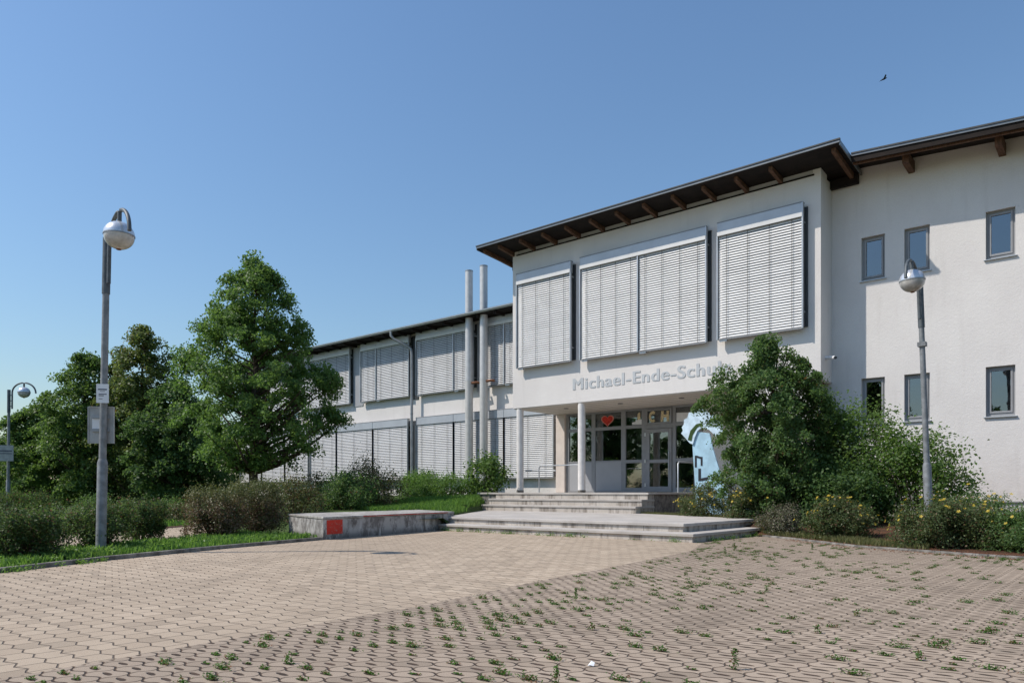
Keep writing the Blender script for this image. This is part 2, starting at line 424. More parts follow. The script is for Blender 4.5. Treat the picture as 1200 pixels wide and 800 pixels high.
mb.add([p for r_ in rows for p in r_], [(i * 13 + j, (i + 1) * 13 + j, (i + 1) * 13 + j + 1, i * 13 + j + 1) for i in range(60) for j in range(12)], True)
struct(mb.build("shrub_bed", "soil_mulch"))

# ------------------------------------------------------------------ steps and terrace
st = thing("entrance_steps", "broad stained concrete steps and landing climbing to the school entrance", "steps", (-12, 15, 0))
PLF = [(-13.3, 13.05), (-6.78, 13.05), (-6.78, 16.45), (-10.9, 18.45), (-17.0, 18.45)]
TRD = [(-13.3, 12.62), (-6.36, 12.62), (-6.36, 15.85), (-6.78, 15.85)]
def slab_of(poly, z, riser, nose=.025, th=.06):
    """a step: riser block and a tread slab that oversails it"""
mb = MB(); mb.prism([(-13.3, 12.66), (-6.40, 12.66), (-6.40, 15.82), (-13.3, 15.82)], -.2, .105); mb.build("riser", "step_concrete", st)
mb = MB(); mb.prism([(-13.3, 12.62), (-6.36, 12.62), (-6.36, 15.86), (-13.3, 15.86)], .107, .165); mb.build("tread", "tread_concrete", st, .008)
mb = MB(); mb.prism([(-13.28, 13.09), (-6.82, 13.09), (-6.82, 16.43), (-10.9, 18.43), (-16.9, 18.43)], .10, .268); mb.build("riser", "step_concrete", st)
mb = MB(); mb.prism(PLF, .27, .33); mb.build("landing", "tread_concrete", st, .008)
z = .33; v = 18.22
for i in range(3):
    x0 = -16.95
    mb = MB(); mb.box(x0 + .02, -10.99, v + .03, 19.3, z - .05, z + .138 - (.002 if i == 2 else 0)); mb.build("riser", "step_concrete", st)
    if i < 2:
        mb = MB(); mb.box(x0, -10.97, v, 19.3, z + .14, z + .198); mb.build("tread", "tread_concrete", st, .008)
    z += .198; v += .34
tr = MB(); tr.box(-17.75, -11.0, 18.95, 23.5, .2, .862); tr.build("terrace_wall", "kerb_concrete", st)
tr = MB(); tr.box(-17.80, -10.95, 18.90, 23.5, .866, .925); tr.build("terrace_slab", "tread_concrete", st, .008)

# low wall of flaking concrete with the red patch
lw = thing("low_wall", "low flaking whitewashed concrete wall with a red painted patch", "wall", (-13.5, 10.5, 0))
A, B = Vector((-12.36, 8.68)), Vector((-13.33, 13.3))
d = (B - A).normalized(); n_ = Vector((-d.y, d.x)); e_ = Vector((-.952, .306))
Cn, Dn = B + e_ * 2.2, A + e_ * 2.55
mb = MB(); mb.prism([tuple(A), tuple(B), tuple(Cn), tuple(Dn)], -.2, .40); o = mb.build("wall_body", "flaking_limewash", lw, .01)
q0 = A + e_ * (-.012) - Vector((0, .012)); o1 = .018
mb = MB(); mb.prism([(A.x + o1, A.y - o1), (B.x + o1, B.y), (Cn.x, Cn.y), (Dn.x - .01, Dn.y - .015)], .402, .452); mb.build("coping", "wall_coping", lw, .012)
mb = MB(); out = Vector((d.y, -d.x))
p0, p1 = A + d * .10, A + d * .56
mb.hexa([(*(p0), .10), (*(p1), .10), (*(p1 + out * .006), .10), (*(p0 + out * .006), .10), (*(p0), .385), (*(p1), .385), (*(p1 + out * .006), .385), (*(p0 + out * .006), .385)])
o = mb.build("paint_patch", "red_paint", lw); o["label"] = "square red painted patch"
mb = MB(); p0, p1 = A + d * 1.2, B - d * .3
q = out * (o1 + .004)
mb.hexa([(*(p0 + q * .5), .425), (*(p1 + q * .5), .425), (*(p1 + q), .425), (*(p0 + q), .425), (*(p0 + q * .5), .44), (*(p1 + q * .5), .44), (*(p1 + q), .44), (*(p0 + q), .44)])
mb.build("paint_line", "red_paint", lw)
for mesh_o in lw.children:
    bm = bmesh.new(); bm.from_mesh(mesh_o.data); bmesh.ops.recalc_face_normals(bm, faces=bm.faces); bm.to_mesh(mesh_o.data); bm.free()

# ------------------------------------------------------------------ the school
sc = thing("school_building", "white plastered two storey school with dark timber eaves and grey blinds", "building", (-15, 21, 0))
VF, VR, VW, VI = 20.6, 21.55, 23.48, 23.36
def cells(mb, u0, u1, z0, z1, v, holes, depth, top=None):
    us = sorted({u0, u1, *[h[0] for h in holes], *[h[1] for h in holes]}); zs = sorted({z0, z1, *[h[2] for h in holes], *[h[3] for h in holes]})
    for i in range(len(us) - 1):
        for j in range(len(zs) - 1):
            a, b, c, e = us[i], us[i + 1], zs[j], zs[j + 1]
            if any(h[0] <= a and b <= h[1] and h[2] <= c and e <= h[3] for h in holes): continue
            ta = top(a) if top and e == z1 else e; tb = top(b) if top and e == z1 else e
            mb.add([(a, v, c), (b, v, c), (b, v, tb), (a, v, ta)], [(0, 1, 2, 3)])
    for a, b, c, e in holes:
        w = v + depth
        mb.add([(a, v, c), (b, v, c), (b, v, e), (a, v, e), (a, w, c), (b, w, c), (b, w, e), (a, w, e)],
               [(0, 3, 7, 4), (1, 5, 6, 2), (3, 2, 6, 7), (0, 4, 5, 1)])
# entrance block, upper storey
mb = MB(); mb.box(-17.59, -6.63, VF, 31, 4.0, 9.55); mb.build("wall", "stucco", sc)
mb = MB(); mb.box(-17.56, -6.66, VF + .03, 23.6, 3.972, 3.996); sf = mb.build("soffit", "soffit_board", sc)
mb = MB()
for i in range(7): mb.box(-17.5, -6.7, VF + .42 * (i + 1), VF + .42 * (i + 1) + .008, 3.969, 3.9715)
mb.build("board_joint", "dark_timber", sf)
for u in (-15.9, -13.6, -11.3):
    mb = MB(); mb.tube([(u, VF + 1.0, 3.962), (u, VF + 1.0, 3.972)], .09, 16); mb.build("downlight", "frame_dark", sc)
# frieze above the timber line
mb = MB(); mb.box(-17.35, -6.85, VF + .005, VF + .06, 9.592, 9.712); mb.build("frieze_board", "plinth_paint", sc)
mb = MB(); mb.box(-17.40, -6.80, VF - .03, VF + .08, 9.552, 9.59); mb.build("wall_plate", "dark_timber", sc)
for a, b in ((-17.59, -17.36), (-6.84, -6.63)):
    mb = MB(); mb.box(a, b, VF, VF + .5, 9.551, 9.712); mb.build("wall_corner", "stucco", sc)
# main roof: slab that falls gently to the back
def rz(v): return 9.80 - .085 * (v - 19.6)
U0, U1 = -18.45, -5.86
rf = MB(); rf.hexa([(U0, 19.6, rz(19.6)), (U1, 19.6, rz(19.6)), (U1, 21.5, rz(21.5)), (U0, 21.5, rz(21.5)), (U0, 19.6, rz(19.6) + .05), (U1, 19.6, rz(19.6) + .05), (U1, 21.5, rz(21.5) + .05), (U0, 21.5, rz(21.5) + .05)])
roof = rf.build("roof", "dark_timber", sc)
rf = MB(); rf.hexa([(U0, 21.5, rz(21.5)), (-6.7, 21.5, rz(21.5)), (-6.7, 31, rz(31)), (U0, 31, rz(31)), (U0, 21.5, rz(21.5) + .05), (-6.7, 21.5, rz(21.5) + .05), (-6.7, 31, rz(31) + .05), (U0, 31, rz(31) + .05)]); rf.build("rear_deck", "dark_timber", roof)
def edge(p0, p1, w0, w1, z0, z1, ax):               # slim sheet-metal edge along u (ax 0) or v (ax 1)
    mb = MB()
    if ax == 0: mb.box(p0, p1, w0, w1, z0, z1)
    else: mb.hexa([(w0, p0, rz(p0) + z0), (w1, p0, rz(p0) + z0), (w1, p1, rz(p1) + z0), (w0, p1, rz(p1) + z0), (w0, p0, rz(p0) + z1), (w1, p0, rz(p0) + z1), (w1, p1, rz(p1) + z1), (w0, p1, rz(p1) + z1)])
    return mb
edge(U0 - .02, U1 + .02, 19.57, 19.598, 9.80, 9.852, 0).build("fascia", "roof_metal", roof)
edge(U0 - .03, U1 + .03, 19.55, 19.62, 9.864, 9.90, 0).build("roof_edge", "roof_sheet", roof)
edge(19.6, 21.5, U1 + .002, U1 + .03, -.06, .06, 1).build("verge_trim", "roof_metal", roof)
edge(19.6, 24.5, U0 - .03, U0 - .002, -.05, .055, 1).build("verge_trim", "roof_sheet", roof)
rf = MB(); rf.hexa([(U0, 19.62, rz(19.62) + .06), (U1, 19.62, rz(19.62) + .06), (U1, 21.5, rz(21.5) + .06), (U0, 21.5, rz(21.5) + .06), (U0, 19.62, rz(19.62) + .1), (U1, 19.62, rz(19.62) + .1), (U1, 21.5, rz(21.5) + .1), (U0, 21.5, rz(21.5) + .1)]); rf.build("roof_covering", "roof_sheet", roof)
us = [-18.28] + [-17.55 + i * .985 for i in range(11)] + [-6.05]
for u in us:
    v1 = 21.4 if u in (us[0], us[-1]) else VF + .02
    mb = MB(); a, b = u - .05, u + .05; v0 = 19.78
    h = .15
    mb.hexa([(a, v0, rz(v0) - h * .75), (b, v0, rz(v0) - h * .75), (b, v1, rz(v1) - h), (a, v1, rz(v1) - h), (a, v0, rz(v0) - .002), (b, v0, rz(v0) - .002), (b, v1, rz(v1) - .002), (a, v1, rz(v1) - .002)])
    mb.build("rafter", "brown_timber", roof)
mb = MB(); mb.box(-6.628, -5.9, 21.36, 21.5, 9.36, 9.60); mb.build("purlin_end", "dark_timber", roof)
mb = MB(); mb.box(-18.3, -17.6, 21.4, 21.54, 9.38, 9.62); mb.build("purlin_end", "dark_timber", roof)
# lower pier and cross walls under the entrance block
mb = MB(); mb.box(-8.6, -6.75, VF + .06, VF + .34, 0, 3.97); mb.build("pier", "stucco", sc)
mb = MB(); mb.box(-8.8, -8.6, VF + .06, 23.6, 0, 3.97); mb.build("wall", "stucco", sc)
mb = MB(); mb.box(-11.42, -8.8, VI, VI + .2, .2, 3.97); mb.build("wall", "stucco", sc)
mb = MB(); mb.box(-17.59, -17.16, VI - .16, VI + .12, .925, 3.97); mb.build("pilaster", "pilaster_paint", sc, .01)
for u in (-17.36, -14.61):
    mb = MB(); mb.tube([(u, VF + .14, .925), (u, VF + .14, 3.972)], .128, 28); col = mb.build("column", "column_paint", sc)
    mb = MB(); mb.tube([(u, VF + .14, .926), (u, VF + .14, 1.01)], .134, 28); mb.build("column_foot", "kerb_concrete", col)

# recessed wing on the right with small windows
def wtop(u): return 9.53 - .074 * (u + 2.1)
HOL = []
for a, b in ((-5.86, -5.27), (-4.80, -4.20), (-2.97, -2.36), (1.4, 2.0), (3.2, 3.8)):
    HOL += [(a, b, 6.70, 7.88), (a, b, 2.81, 4.04)]
mb = MB(); cells(mb, -8.6, 9.0, .72, 9.0, VR, HOL, .16, lambda u: wtop(u) - .01); mb.build("wall", "stucco", sc)
mb = MB(); mb.hexa([(-8.7, VR + .2, 0), (9, VR + .2, 0), (9, 31, 0), (-8.7, 31, 0), (-8.7, VR + .2, 9.0), (9, VR + .2, 8.5), (9, 31, 8.5), (-8.7, 31, 9.0)]); mb.build("wall", "room_dark", sc)
mb = MB(); mb.box(-8.6, 9, VR + .03, VR + .2, -.2, .716); mb.build("plinth", "plinth_paint", sc)
mb = MB(); mb.box(-8.6, 9, VR - .012, VR + .03, .690, .719); mb.build("drip_edge", "frame_grey", sc)
for a, b, c, e in HOL:
    w = MB(); y0, y1 = VR + .10, VR + .158; t = .055
    w.box(a, a + t, y0, y1, c, e); w.box(b - t, b, y0, y1, c, e); w.box(a + t, b - t, y0, y1, e - t, e); w.box(a + t, b - t, y0, y1, c, c + t + .02)
    y0 -= .018
    w.box(a + t + .004, a + t + .05, y0, y1 - .01, c + .08, e - t - .004); w.box(b - t - .05, b - t - .004, y0, y1 - .01, c + .08, e - t - .004)
    w.box(a + t + .05, b - t - .05, y0, y1 - .01, e - t - .05, e - t - .004); w.box(a + t + .05, b - t - .05, y0, y1 - .01, c + .08, c + .13)
    wf = w.build("window", "frame_grey", sc, .004)
    MB().box(a + .105, b - .105, VR + .115, VR + .121, c + .13, e - .105).build("pane", "pane_coated", wf)
    MB().box(a + .07, b - .07, VR + .165, VR + .175, c + .07, e - .07).build("room_shade", "room_dark", wf)  # near-black sheet: the unlit room's darkness put into its colour
    MB().hexa([(a - .04, VR - .05, c - .032), (b + .04, VR - .05, c - .032), (b + .04, VR + .1, c - .012), (a - .04, VR + .1, c - .012),
               (a - .04, VR - .05, c - .012), (b + .04, VR - .05, c - .012), (b + .04, VR + .1, c + .012), (a - .04, VR + .1, c + .012)]).build("sill", "anodised", wf)
# its roof: verge that drops to the right, purlin ends beneath
def vz(u, v=20.5): return 9.485 - .074 * (u + 2.1) + .09 * (v - 20.5)
def sloped(u0, u1, v0, v1, a, b): return MB().hexa([(u0, v0, vz(u0, v0) + a), (u1, v0, vz(u1, v0) + a), (u1, v1, vz(u1, v1) + a), (u0, v1, vz(u0, v1) + a), (u0, v0, vz(u0, v0) + b), (u1, v0, vz(u1, v0) + b), (u1, v1, vz(u1, v1) + b), (u0, v1, vz(u0, v1) + b)])
r2 = sloped(-7.2, 10, 20.55, 31, -.06, .02).build("roof", "dark_timber", sc)
sloped(-5.82, 10, 20.5, 20.548, -.17, .03).build("fascia", "dark_timber", r2)
sloped(-5.82, 10, 20.47, 20.497, -.02, .035).build("verge_trim", "roof_metal", r2)
sloped(-5.82, 10, 20.45, 20.55, .038, .075).build("roof_edge", "roof_sheet", r2)
sloped(-5.82, 10, 20.62, 20.72, -.20, -.064).build("barge_board", "brown_timber", r2)
for u in (-4.62, -2.62, -.6, 1.5):
    a, b, v0, v1, z1 = u - .075, u + .075, 20.84, VR - .002, vz(u) - .065
    m_ = MB().hexa([(a, v0, z1 - .26), (b, v0, z1 - .26), (b, v1, z1 - .30), (a, v1, z1 - .30), (a, v0, z1), (b, v0, z1), (b, v1, z1), (a, v1, z1)])
    m_.build("purlin_end", "brown_timber", r2, .006)

# blinds ---------------------------------------------------------------
def blind(u0, u1, z0, z1, hh, v, wall, slat="slat_paint", pitch=.073, cords=4, lip=True, left=True, right=True):
    """slatted outdoor blind standing clear of the wall, with its window behind"""
    w = MB(); w.box(u0 + .06, u1 + (.075 if right else -.03), wall - .03, wall + .05, z0 + .06, z1 - .1)
    win = w.build("window", "frame_dark", sc)
    MB().box(u0 + .12, u1 - .09, wall - .036, wall - .031, z0 + .14, z1 - .3).build("pane", "pane_coated", win)
    s_ = MB(); zt = z1 - hh - .01; n = int((zt - z0 - .05) / pitch); pit = (zt - z0 - .05) / n
    for i in range(n):
        zc = zt - (i + .5) * pit; prof = []
        ja = random.uniform(-.05, .05)
        for q in range(4):
            t = q / 3 - .5; ang = R(60) + ja
            prof.append((v + .004 - t * .082 * math.cos(ang) - .006 * (1 - 4 * t * t), zc - t * .082 * math.sin(ang)))
        for q in range(3):
            (y0, za), (y1, zb) = prof[q], prof[q + 1]; sag = random.uniform(-.002, .002)
            s_.add([(u0 + .03, y0, za), (u1 - .03, y0, za + sag), (u1 - .03, y1, zb + sag), (u0 + .03, y1, zb)], [(0, 1, 2, 3)], True)
    bl = s_.build("blind", slat, sc)
    h = MB(); h.box(u0, u1, v - .05, v + .1, z1 - hh, z1 - .03); h.build("housing", "housing_metal", bl, .004)
    if lip: h = MB(); h.box(u0, u1, v - .075, v - .052, z1 - hh - .012, z1 - hh + .11); h.build("housing_lip", "slat_paint", bl, .004)
    h = MB(); h.box(u0 - .01, u1 + .01, v - .056, v + .11, z1 - .028, z1); h.build("housing_cap", "frame_grey", bl)
    for on, u, m_ in ((left, u0, -1), (right, u1, 1)):
        if on: MB().box(u - .018, u + .018, v - .062, v + .03, z0, z1 - .03 if m_ > 0 else z1 - hh).build("guide_rail", "anodised", bl)
        if on:
            MB().box(u - .012, u + .012, v + .03, wall, z0 + .45, z0 + .49).build("bracket", "anodised", bl)
            MB().box(u - .012, u + .012, v + .03, wall, z1 - .55, z1 - .51).build("bracket", "anodised", bl)
    MB().box(u0 + .02, u1 - .02, v - .04, v + .05, z0 - .01, z0 + .035).build("bottom_bar", "frame_grey", bl)
    c_ = MB()
    for i in range(cords):
        u = lerp(u0, u1, (i + .45) / (cords - .1)); c_.box(u - .006, u + .006, v - .048, v - .044, z0 + .03, zt)
    c_.build("ladder_tape", "cord_black", bl)
    b_ = MB(); b_.box(u0 + .05, u0 + .28, v - .02, v + .06, z0 - .055, z0 - .012); b_.build("motor_bracket", "anodised", bl)
    return bl
vb = VF - .19
blind(-17.22, -14.82, 5.40, 8.82, .40, vb, VF)
blind(-14.42, -12.19, 5.38, 8.84, .40, vb, VF, right=False)
blind(-12.19, -9.86, 5.38, 8.84, .40, vb, VF)
blind(-9.50, -7.04, 5.40, 8.84, .40, vb, VF)
vw = VW - .19
for a, b in ((-41.2, -38.6), (-38.6, -36.0), (-35.4, -33.0), (-33.0, -30.85), (-29.95, -28.75), (-28.75, -26.32), (-25.82, -23.35), (-23.35, -22.15), (-21.35, -20.35), (-20.35, -18.2)):
    blind(a, b, 5.45, 8.36, .36, vw, VW, "slat_paint_dull", .076, 3, left=a in (-41.2, -35.4, -29.95, -25.82, -21.35))
for a, b in ((-41.6, -39.2), (-39.2, -36.8), (-36.8, -34.5), (-34.3, -31.98), (-31.98, -29.0), (-29.0, -26.4), (-25.8, -23.35), (-23.35, -20.37), (-20.37, -17.75)):
    blind(a, b, 1.50, 4.42, .36, vw, VW, "slat_paint_dull", .076, 3, lip=False)
# left wing
mb = MB(); mb.box(-42, -17.6, VW, 33, -.2, 8.40); mb.build("wall", "stucco", sc)
r3 = MB().box(-42.6, -17.62, 22.62, 33.5, 8.42, 8.50).build("roof", "dark_timber", sc)
MB().box(-42.6, -17.62, 22.55, 33.5, 8.504, 8.56).build("roof_covering", "roof_sheet", r3)
gt = MB()
nseg = 8; P = [(22.54 + .07 * math.cos(math.pi + math.pi * i / nseg), 8.50 + .07 * math.sin(math.pi + math.pi * i / nseg)) for i in range(nseg + 1)]
gt.add([(-42.6, y, z) for y, z in P] + [(-17.62, y, z) for y, z in P], [(i, i + 1, nseg + 2 + i, nseg + 1 + i) for i in range(nseg)], True)
gt.box(-42.6, -17.62, 22.465, 22.475, 8.495, 8.52)
gt.build("gutter", "anodised", r3)
for i in range(24): MB().box(-41.8 + i * 1.02, -41.7 + i * 1.02, 22.66, VW, 8.30, 8.418).build("rafter", "dark_timber", r3)
# panels between the blinds
for a, b, c, e in ((-30.80, -30.0, 5.3, 8.3), (-22.1, -21.4, 5.3, 8.3), (-26.28, -25.86, 5.3, 8.3), (-26.36, -25.84, 1.4, 4.3)):
    MB().box(a, b, VW - .03, VW + .02, c, e).build("window_panel", "panel_grey" if a in (-30.80, -22.1) else "frame_dark", sc)

# entrance glazing -------------------------------------------------------
gl = MB(); y0, y1 = VI - .05, VI + .05
def bar(a, b, c, e, o=0): gl.box(a, b, y0 - o, y1 - o, c, e)
for a, b in ((-17.16, -17.03), (-15.97, -15.80), (-14.65, -14.46), (-13.78, -13.60), (-12.55, -12.42), (-11.73, -11.42)): bar(a, b, .93, 3.968)
for a, b in ((-17.03, -15.97), (-15.80, -14.65), (-14.46, -13.78), (-12.42, -11.73)):
    bar(a, b, 3.26, 3.38, .002); bar(a, b, 3.90, 3.966, .002); bar(a, b, 2.0 if a > -14.5 else 2.08, 2.12, .002); bar(a, b, .93, 1.10 if a > -14.5 else .98, .002)
bar(-13.60, -12.55, 3.90, 3.966, .002); bar(-13.60, -12.55, 3.20, 3.36, .002)
ent = gl.build("entrance_glazing", "frame_grey", sc, .004)
for a, b, c, e in ((-17.03, -15.97, 2.12, 3.26), (-17.03, -15.97, 3.38, 3.9), (-15.80, -14.65, 2.12, 3.26), (-15.80, -14.65, 3.38, 3.9),
                   (-14.46, -13.78, 1.10, 2.0), (-14.46, -13.78, 2.12, 3.26), (-14.46, -13.78, 3.38, 3.9),
                   (-12.42, -11.73, 1.10, 2.0), (-12.42, -11.73, 2.12, 3.26), (-12.42, -11.73, 3.38, 3.9)):
    MB().box(a, b, VI - .006, VI + .006, c, e).build("pane", "pane_clear", ent)
for a, b in ((-17.03, -15.97), (-15.80, -14.65)): MB().box(a + .004, b - .004, VI - .035, VI + .03, .984, 2.076).build("infill_panel", "panel_grey", ent, .004)
tf = MB(); y0, y1 = VI - .12, VI - .06
for a, b, c, e in ((-13.59, -13.53, 3.365, 3.89), (-12.62, -12.56, 3.365, 3.89), (-13.53, -12.62, 3.365, 3.42), (-13.53, -12.62, 3.84, 3.89)): bar(a, b, c, e)
_g = gl; gl = tf
tf = MB()
for a, b, c, e in ((-13.59, -13.53, 3.365, 3.89), (-12.62, -12.56, 3.365, 3.89), (-13.53, -12.62, 3.365, 3.42), (-13.53, -12.62, 3.84, 3.89)): tf.box(a, b, VI - .10, VI + .02, c, e)
fl = tf.build("fanlight", "frame_grey", sc, .004)
MB().box(-13.53, -12.62, VI - .03, VI - .02, 3.42, 3.84).build("pane", "pane_clear", fl)
dr = MB()
for a, b, c, e in ((-13.59, -13.44, .95, 3.19), (-12.70, -12.56, .95, 3.19), (-13.44, -12.70, 3.06, 3.19), (-13.44, -12.70, 1.98, 2.10), (-13.44, -12.70, .95, 1.14)): dr.box(a, b, VI - .09, VI - .02, c, e)
door = dr.build("door", "frame_grey", sc, .006)
MB().box(-13.44, -12.70, VI - .06, VI - .05, 1.14, 1.98).build("pane", "pane_clear", door); MB().box(-13.44, -12.70, VI - .06, VI - .05, 2.10, 3.06).build("pane", "pane_clear", door)
MB().tube([(-12.64, VI - .15, 1.72), (-12.64, VI - .15, 2.36)], .02, 10).tube([(-12.64, VI - .15, 1.8), (-12.64, VI - .08, 1.8)], .012, 8).tube([(-12.64, VI - .15, 2.28), (-12.64, VI - .08, 2.28)], .012, 8).build("handle", "anodised", door)
for z in (1.2, 2.05, 3.0): MB().tube([(-13.6, VI - .11, z - .06), (-13.6, VI - .11, z + .06)], .028, 10).build("hinge", "lamp_shade", door)
# the hall behind the glass
ha = MB()
ha.add([(-17.5, VI + .06, .93), (-8.8, VI + .06, .93), (-8.8, 30.5, .93), (-17.5, 30.5, .93), (-17.5, VI + .06, 3.95), (-8.8, VI + .06, 3.95), (-8.8, 30.5, 3.95), (-17.5, 30.5, 3.95)], [(0, 1, 2, 3), (4, 7, 6, 5), (3, 2, 6, 7), (0, 3, 7, 4), (1, 5, 6, 2)])
hall = ha.build("entrance_hall", "room_wall", sc)
MB().box(-15.6, -14.9, 26, 26.4, .93, 3.9).box(-13.5, -12.9, 27, 27.3, .93, 3.9).build("hall_pillar", "column_paint", hall)

# ------------------------------------------------------------------ things fixed to the school
cu = bpy.data.curves.new("school_lettering", 'FONT'); cu.body = "Michael-Ende-Schule"; cu.size = 1; cu.extrude = .05; cu.space_character = 1.1
to = bpy.data.objects.new("tmp", cu); C.objects.link(to); bpy.context.view_layer.update()
me = bpy.data.meshes.new_from_object(to.evaluated_get(bpy.context.evaluated_depsgraph_get())); bpy.data.objects.remove(to)
co = np.array([v.co[:] for v in me.vertices]); fcs = [tuple(p.vertices) for p in me.polygons]
sx = 5.70 / (co[:, 0].max() - co[:, 0].min()); sz = .405 / .729
mb = MB()
for k_ in range(5):                                # heavier strokes: the same outline widened sideways
    dx = (k_ - 2) * .011
    mb.add([(-14.86 + (x - co[:, 0].min()) * sx + dx, VF - (.012 + .0006 * k_ if z_ > 0 else .003), 4.44 + y * sz) for x, y, z_ in co], fcs)
lt = mb.build("facade_lettering", "letter_grey")
tag(lt, "pale grey raised letters on the white wall above the entrance columns", "lettering")

def flue(u, top):
    t = thing("flue_pipe", "", "flue pipe", (u, 22.95, 0.3), "steel flue pipes on the left wing")
    MB().tube([(u, 22.95, .6), (u, 22.95, 5.75)], .17, 24).build("lower_pipe", "pipe_clad", t)
    MB().tube([(u, 22.95, 5.75), (u, 22.95, top)], .165, 24).build("upper_pipe", "pipe_steel", t)
    for z in (5.75, 8.0): MB().tube([(u, 22.95, z - .05), (u, 22.95, z + .05)], .174, 24).build("pipe_collar", "pipe_steel", t)
    MB().tube([(u, 22.95, top), (u, 22.95, top + .05)], .172, 24).build("pipe_cap", "grey_metal", t)
    MB().tube([(u + .14, 22.95, 5.62), (u + .42, 22.97, 5.62), (u + .46, 23.1, 5.62)], .055, 12).build("side_branch", "rust", t)
    MB().box(u - .03, u + .03, 23.05, VW, 7.7, 7.74).build("wall_bracket", "anodised", t)
    return t
flue(-22.08, 10.42)["label"] = "shorter steel flue pipe, farther from the entrance block"
flue(-21.22, 10.46)["label"] = "steel flue pipe standing nearer to the entrance block"
dp = thing("downpipe", "grey drainpipe bending from the gutter down the left wing between blinds", "drainpipe", (-25.95, 23.2, .5))
MB().tube([(-26.75, 22.54, 8.47), (-26.75, 22.54, 8.25), (-26.62, 22.62, 8.08), (-26.15, 22.98, 7.78), (-25.98, 23.1, 7.6), (-25.95, 23.12, 7.35), (-25.95, 23.12, .5)], .065, 14).build("pipe", "downpipe_zinc", dp)
for z in (2.2, 4.6, 6.8): MB().tube([(-25.95, 23.12, z - .02), (-25.95, 23.12, z + .02)], .078, 14).build("pipe_clip", "grey_metal", dp)
sc_ = thing("security_camera", "small white security camera on the side of the upper block", "camera", (-6.63, 20.95, 4.75))
MB().tube([(-6.63, 21.0, 4.62), (-6.52, 21.0, 4.62)], .05, 14).build("mount", "camera_white", sc_)
MB().tube([(-6.52, 20.98, 4.62), (-6.42, 20.93, 4.60), (-6.30, 20.75, 4.56)], .05, 14).build("housing", "camera_white", sc_)
MB().tube([(-6.30, 20.75, 4.56), (-6.285, 20.727, 4.556)], .04, 14).build("lens", "frame_dark", sc_)
hl = thing("handrail", "steel handrail between the two round entrance columns", "handrail", (-16.6, 20.9, .93), "handrails on the terrace")
MB().tube([(-16.66, 20.98, .93), (-16.66, 20.98, 1.83), (-16.6, 20.98, 1.89), (-14.72, 20.9, 1.89)], .024, 10).build("top_rail", "anodised", hl)
MB().tube([(-17.3, 20.98, 1.72), (-16.66, 20.98, 1.72), (-15.9, 20.98, 1.70)], .018, 8).build("lower_rail", "anodised", hl)
hr = thing("handrail", "steel handrail at the right edge of the terrace beside the blue board", "handrail", (-11.08, 21, .93), "handrails on the terrace")
MB().tube([(-11.08, 20.95, .93), (-11.08, 20.95, 1.83), (-11.08, 21.02, 1.89), (-11.08, 23.2, 1.89)], .024, 10).build("top_rail", "anodised", hr)
MB().tube([(-11.08, 22.9, .93), (-11.08, 22.9, 1.88)], .022, 10).build("post", "anodised", hr)
# decorations behind the door glass
def heart(n=40): return [(16 * math.sin(t) ** 3 / 17, (13 * math.cos(t) - 5 * math.cos(2 * t) - 2 * math.cos(3 * t) - math.cos(4 * t)) / 17) for t in [2 * math.pi * i / n for i in range(n)]][::-1]
ht = thing("paper_heart", "red paper heart hanging in the window above the panels", "decoration", (-15.27, VI - .1, 3.3))
MB().slab_v([(-15.27 + x * .30, 3.63 + z * .26) for x, z in heart()], VI - .012, VI - .008).build("heart_border", "heart_pink", ht)
MB().slab_v([(-15.27 + x * .25, 3.63 + z * .215) for x, z in heart()], VI - .018, VI - .0125).build("heart_centre", "heart_red", ht)
def pletter(bars, u, z, label):
    mb = MB()
    for p in bars: mb.slab_v([(u + x, z + y) for x, y in p], VI - .045, VI - .035)
    tag(mb.build("paper_letter", "paper_tan"), label, "decoration", "paper letters in the door fanlight")
pletter([[(.15 + r_ * math.cos(a) * .85, .2 + r_ * math.sin(a) * 1.12) for r_, a in ((.185, R(50 + 26 * q)), (.185, R(50 + 26 * (q + 1))), (.095, R(50 + 26 * (q + 1))), (.095, R(50 + 26 * q)))] for q in range(10)], -13.48, 3.43, "tan patterned paper letter C in the fanlight over the door")
pletter([[(.0, .0), (.1, .0), (.13, .38), (.03, .38)], [(.24, .0), (.34, .0), (.34, .38), (.24, .38)], [(.11, .15), (.24, .15), (.24, .25), (.12, .25)]], -13.02, 3.43, "tan patterned paper letter H in the fanlight over the door")
mb = MB(); mb.slab_v([(-13.97, 3.56), (-13.86, 3.56), (-13.86, 3.78), (-13.90, 3.84), (-13.97, 3.76)], VI - .016, VI - .01); tag(mb.build("paper_letter", "paper_tan"), "tan paper letter I in the pane left of the door fanlight", "decoration", "paper letters in the door fanlight")
mb = MB(); mb.slab_v([(-14.2, 3.39), (-13.8, 3.39), (-13.8, 3.57), (-14.02, 3.56), (-14.06, 3.5), (-14.2, 3.48)], VI - .022, VI - .0165); tag(mb.build("paper_sheet", "paper_white"), "white paper sheet in the pane left of the door fanlight", "paper", "paper sheets in the entrance windows")
mb = MB(); mb.slab_v([(-12.41, 3.39), (-11.75, 3.39), (-11.75, 3.69), (-12.41, 3.71)], VI - .018, VI - .012); tag(mb.build("paper_sheet", "paper_white"), "wide white paper sheet in the window right of the door", "paper", "paper sheets in the entrance windows")

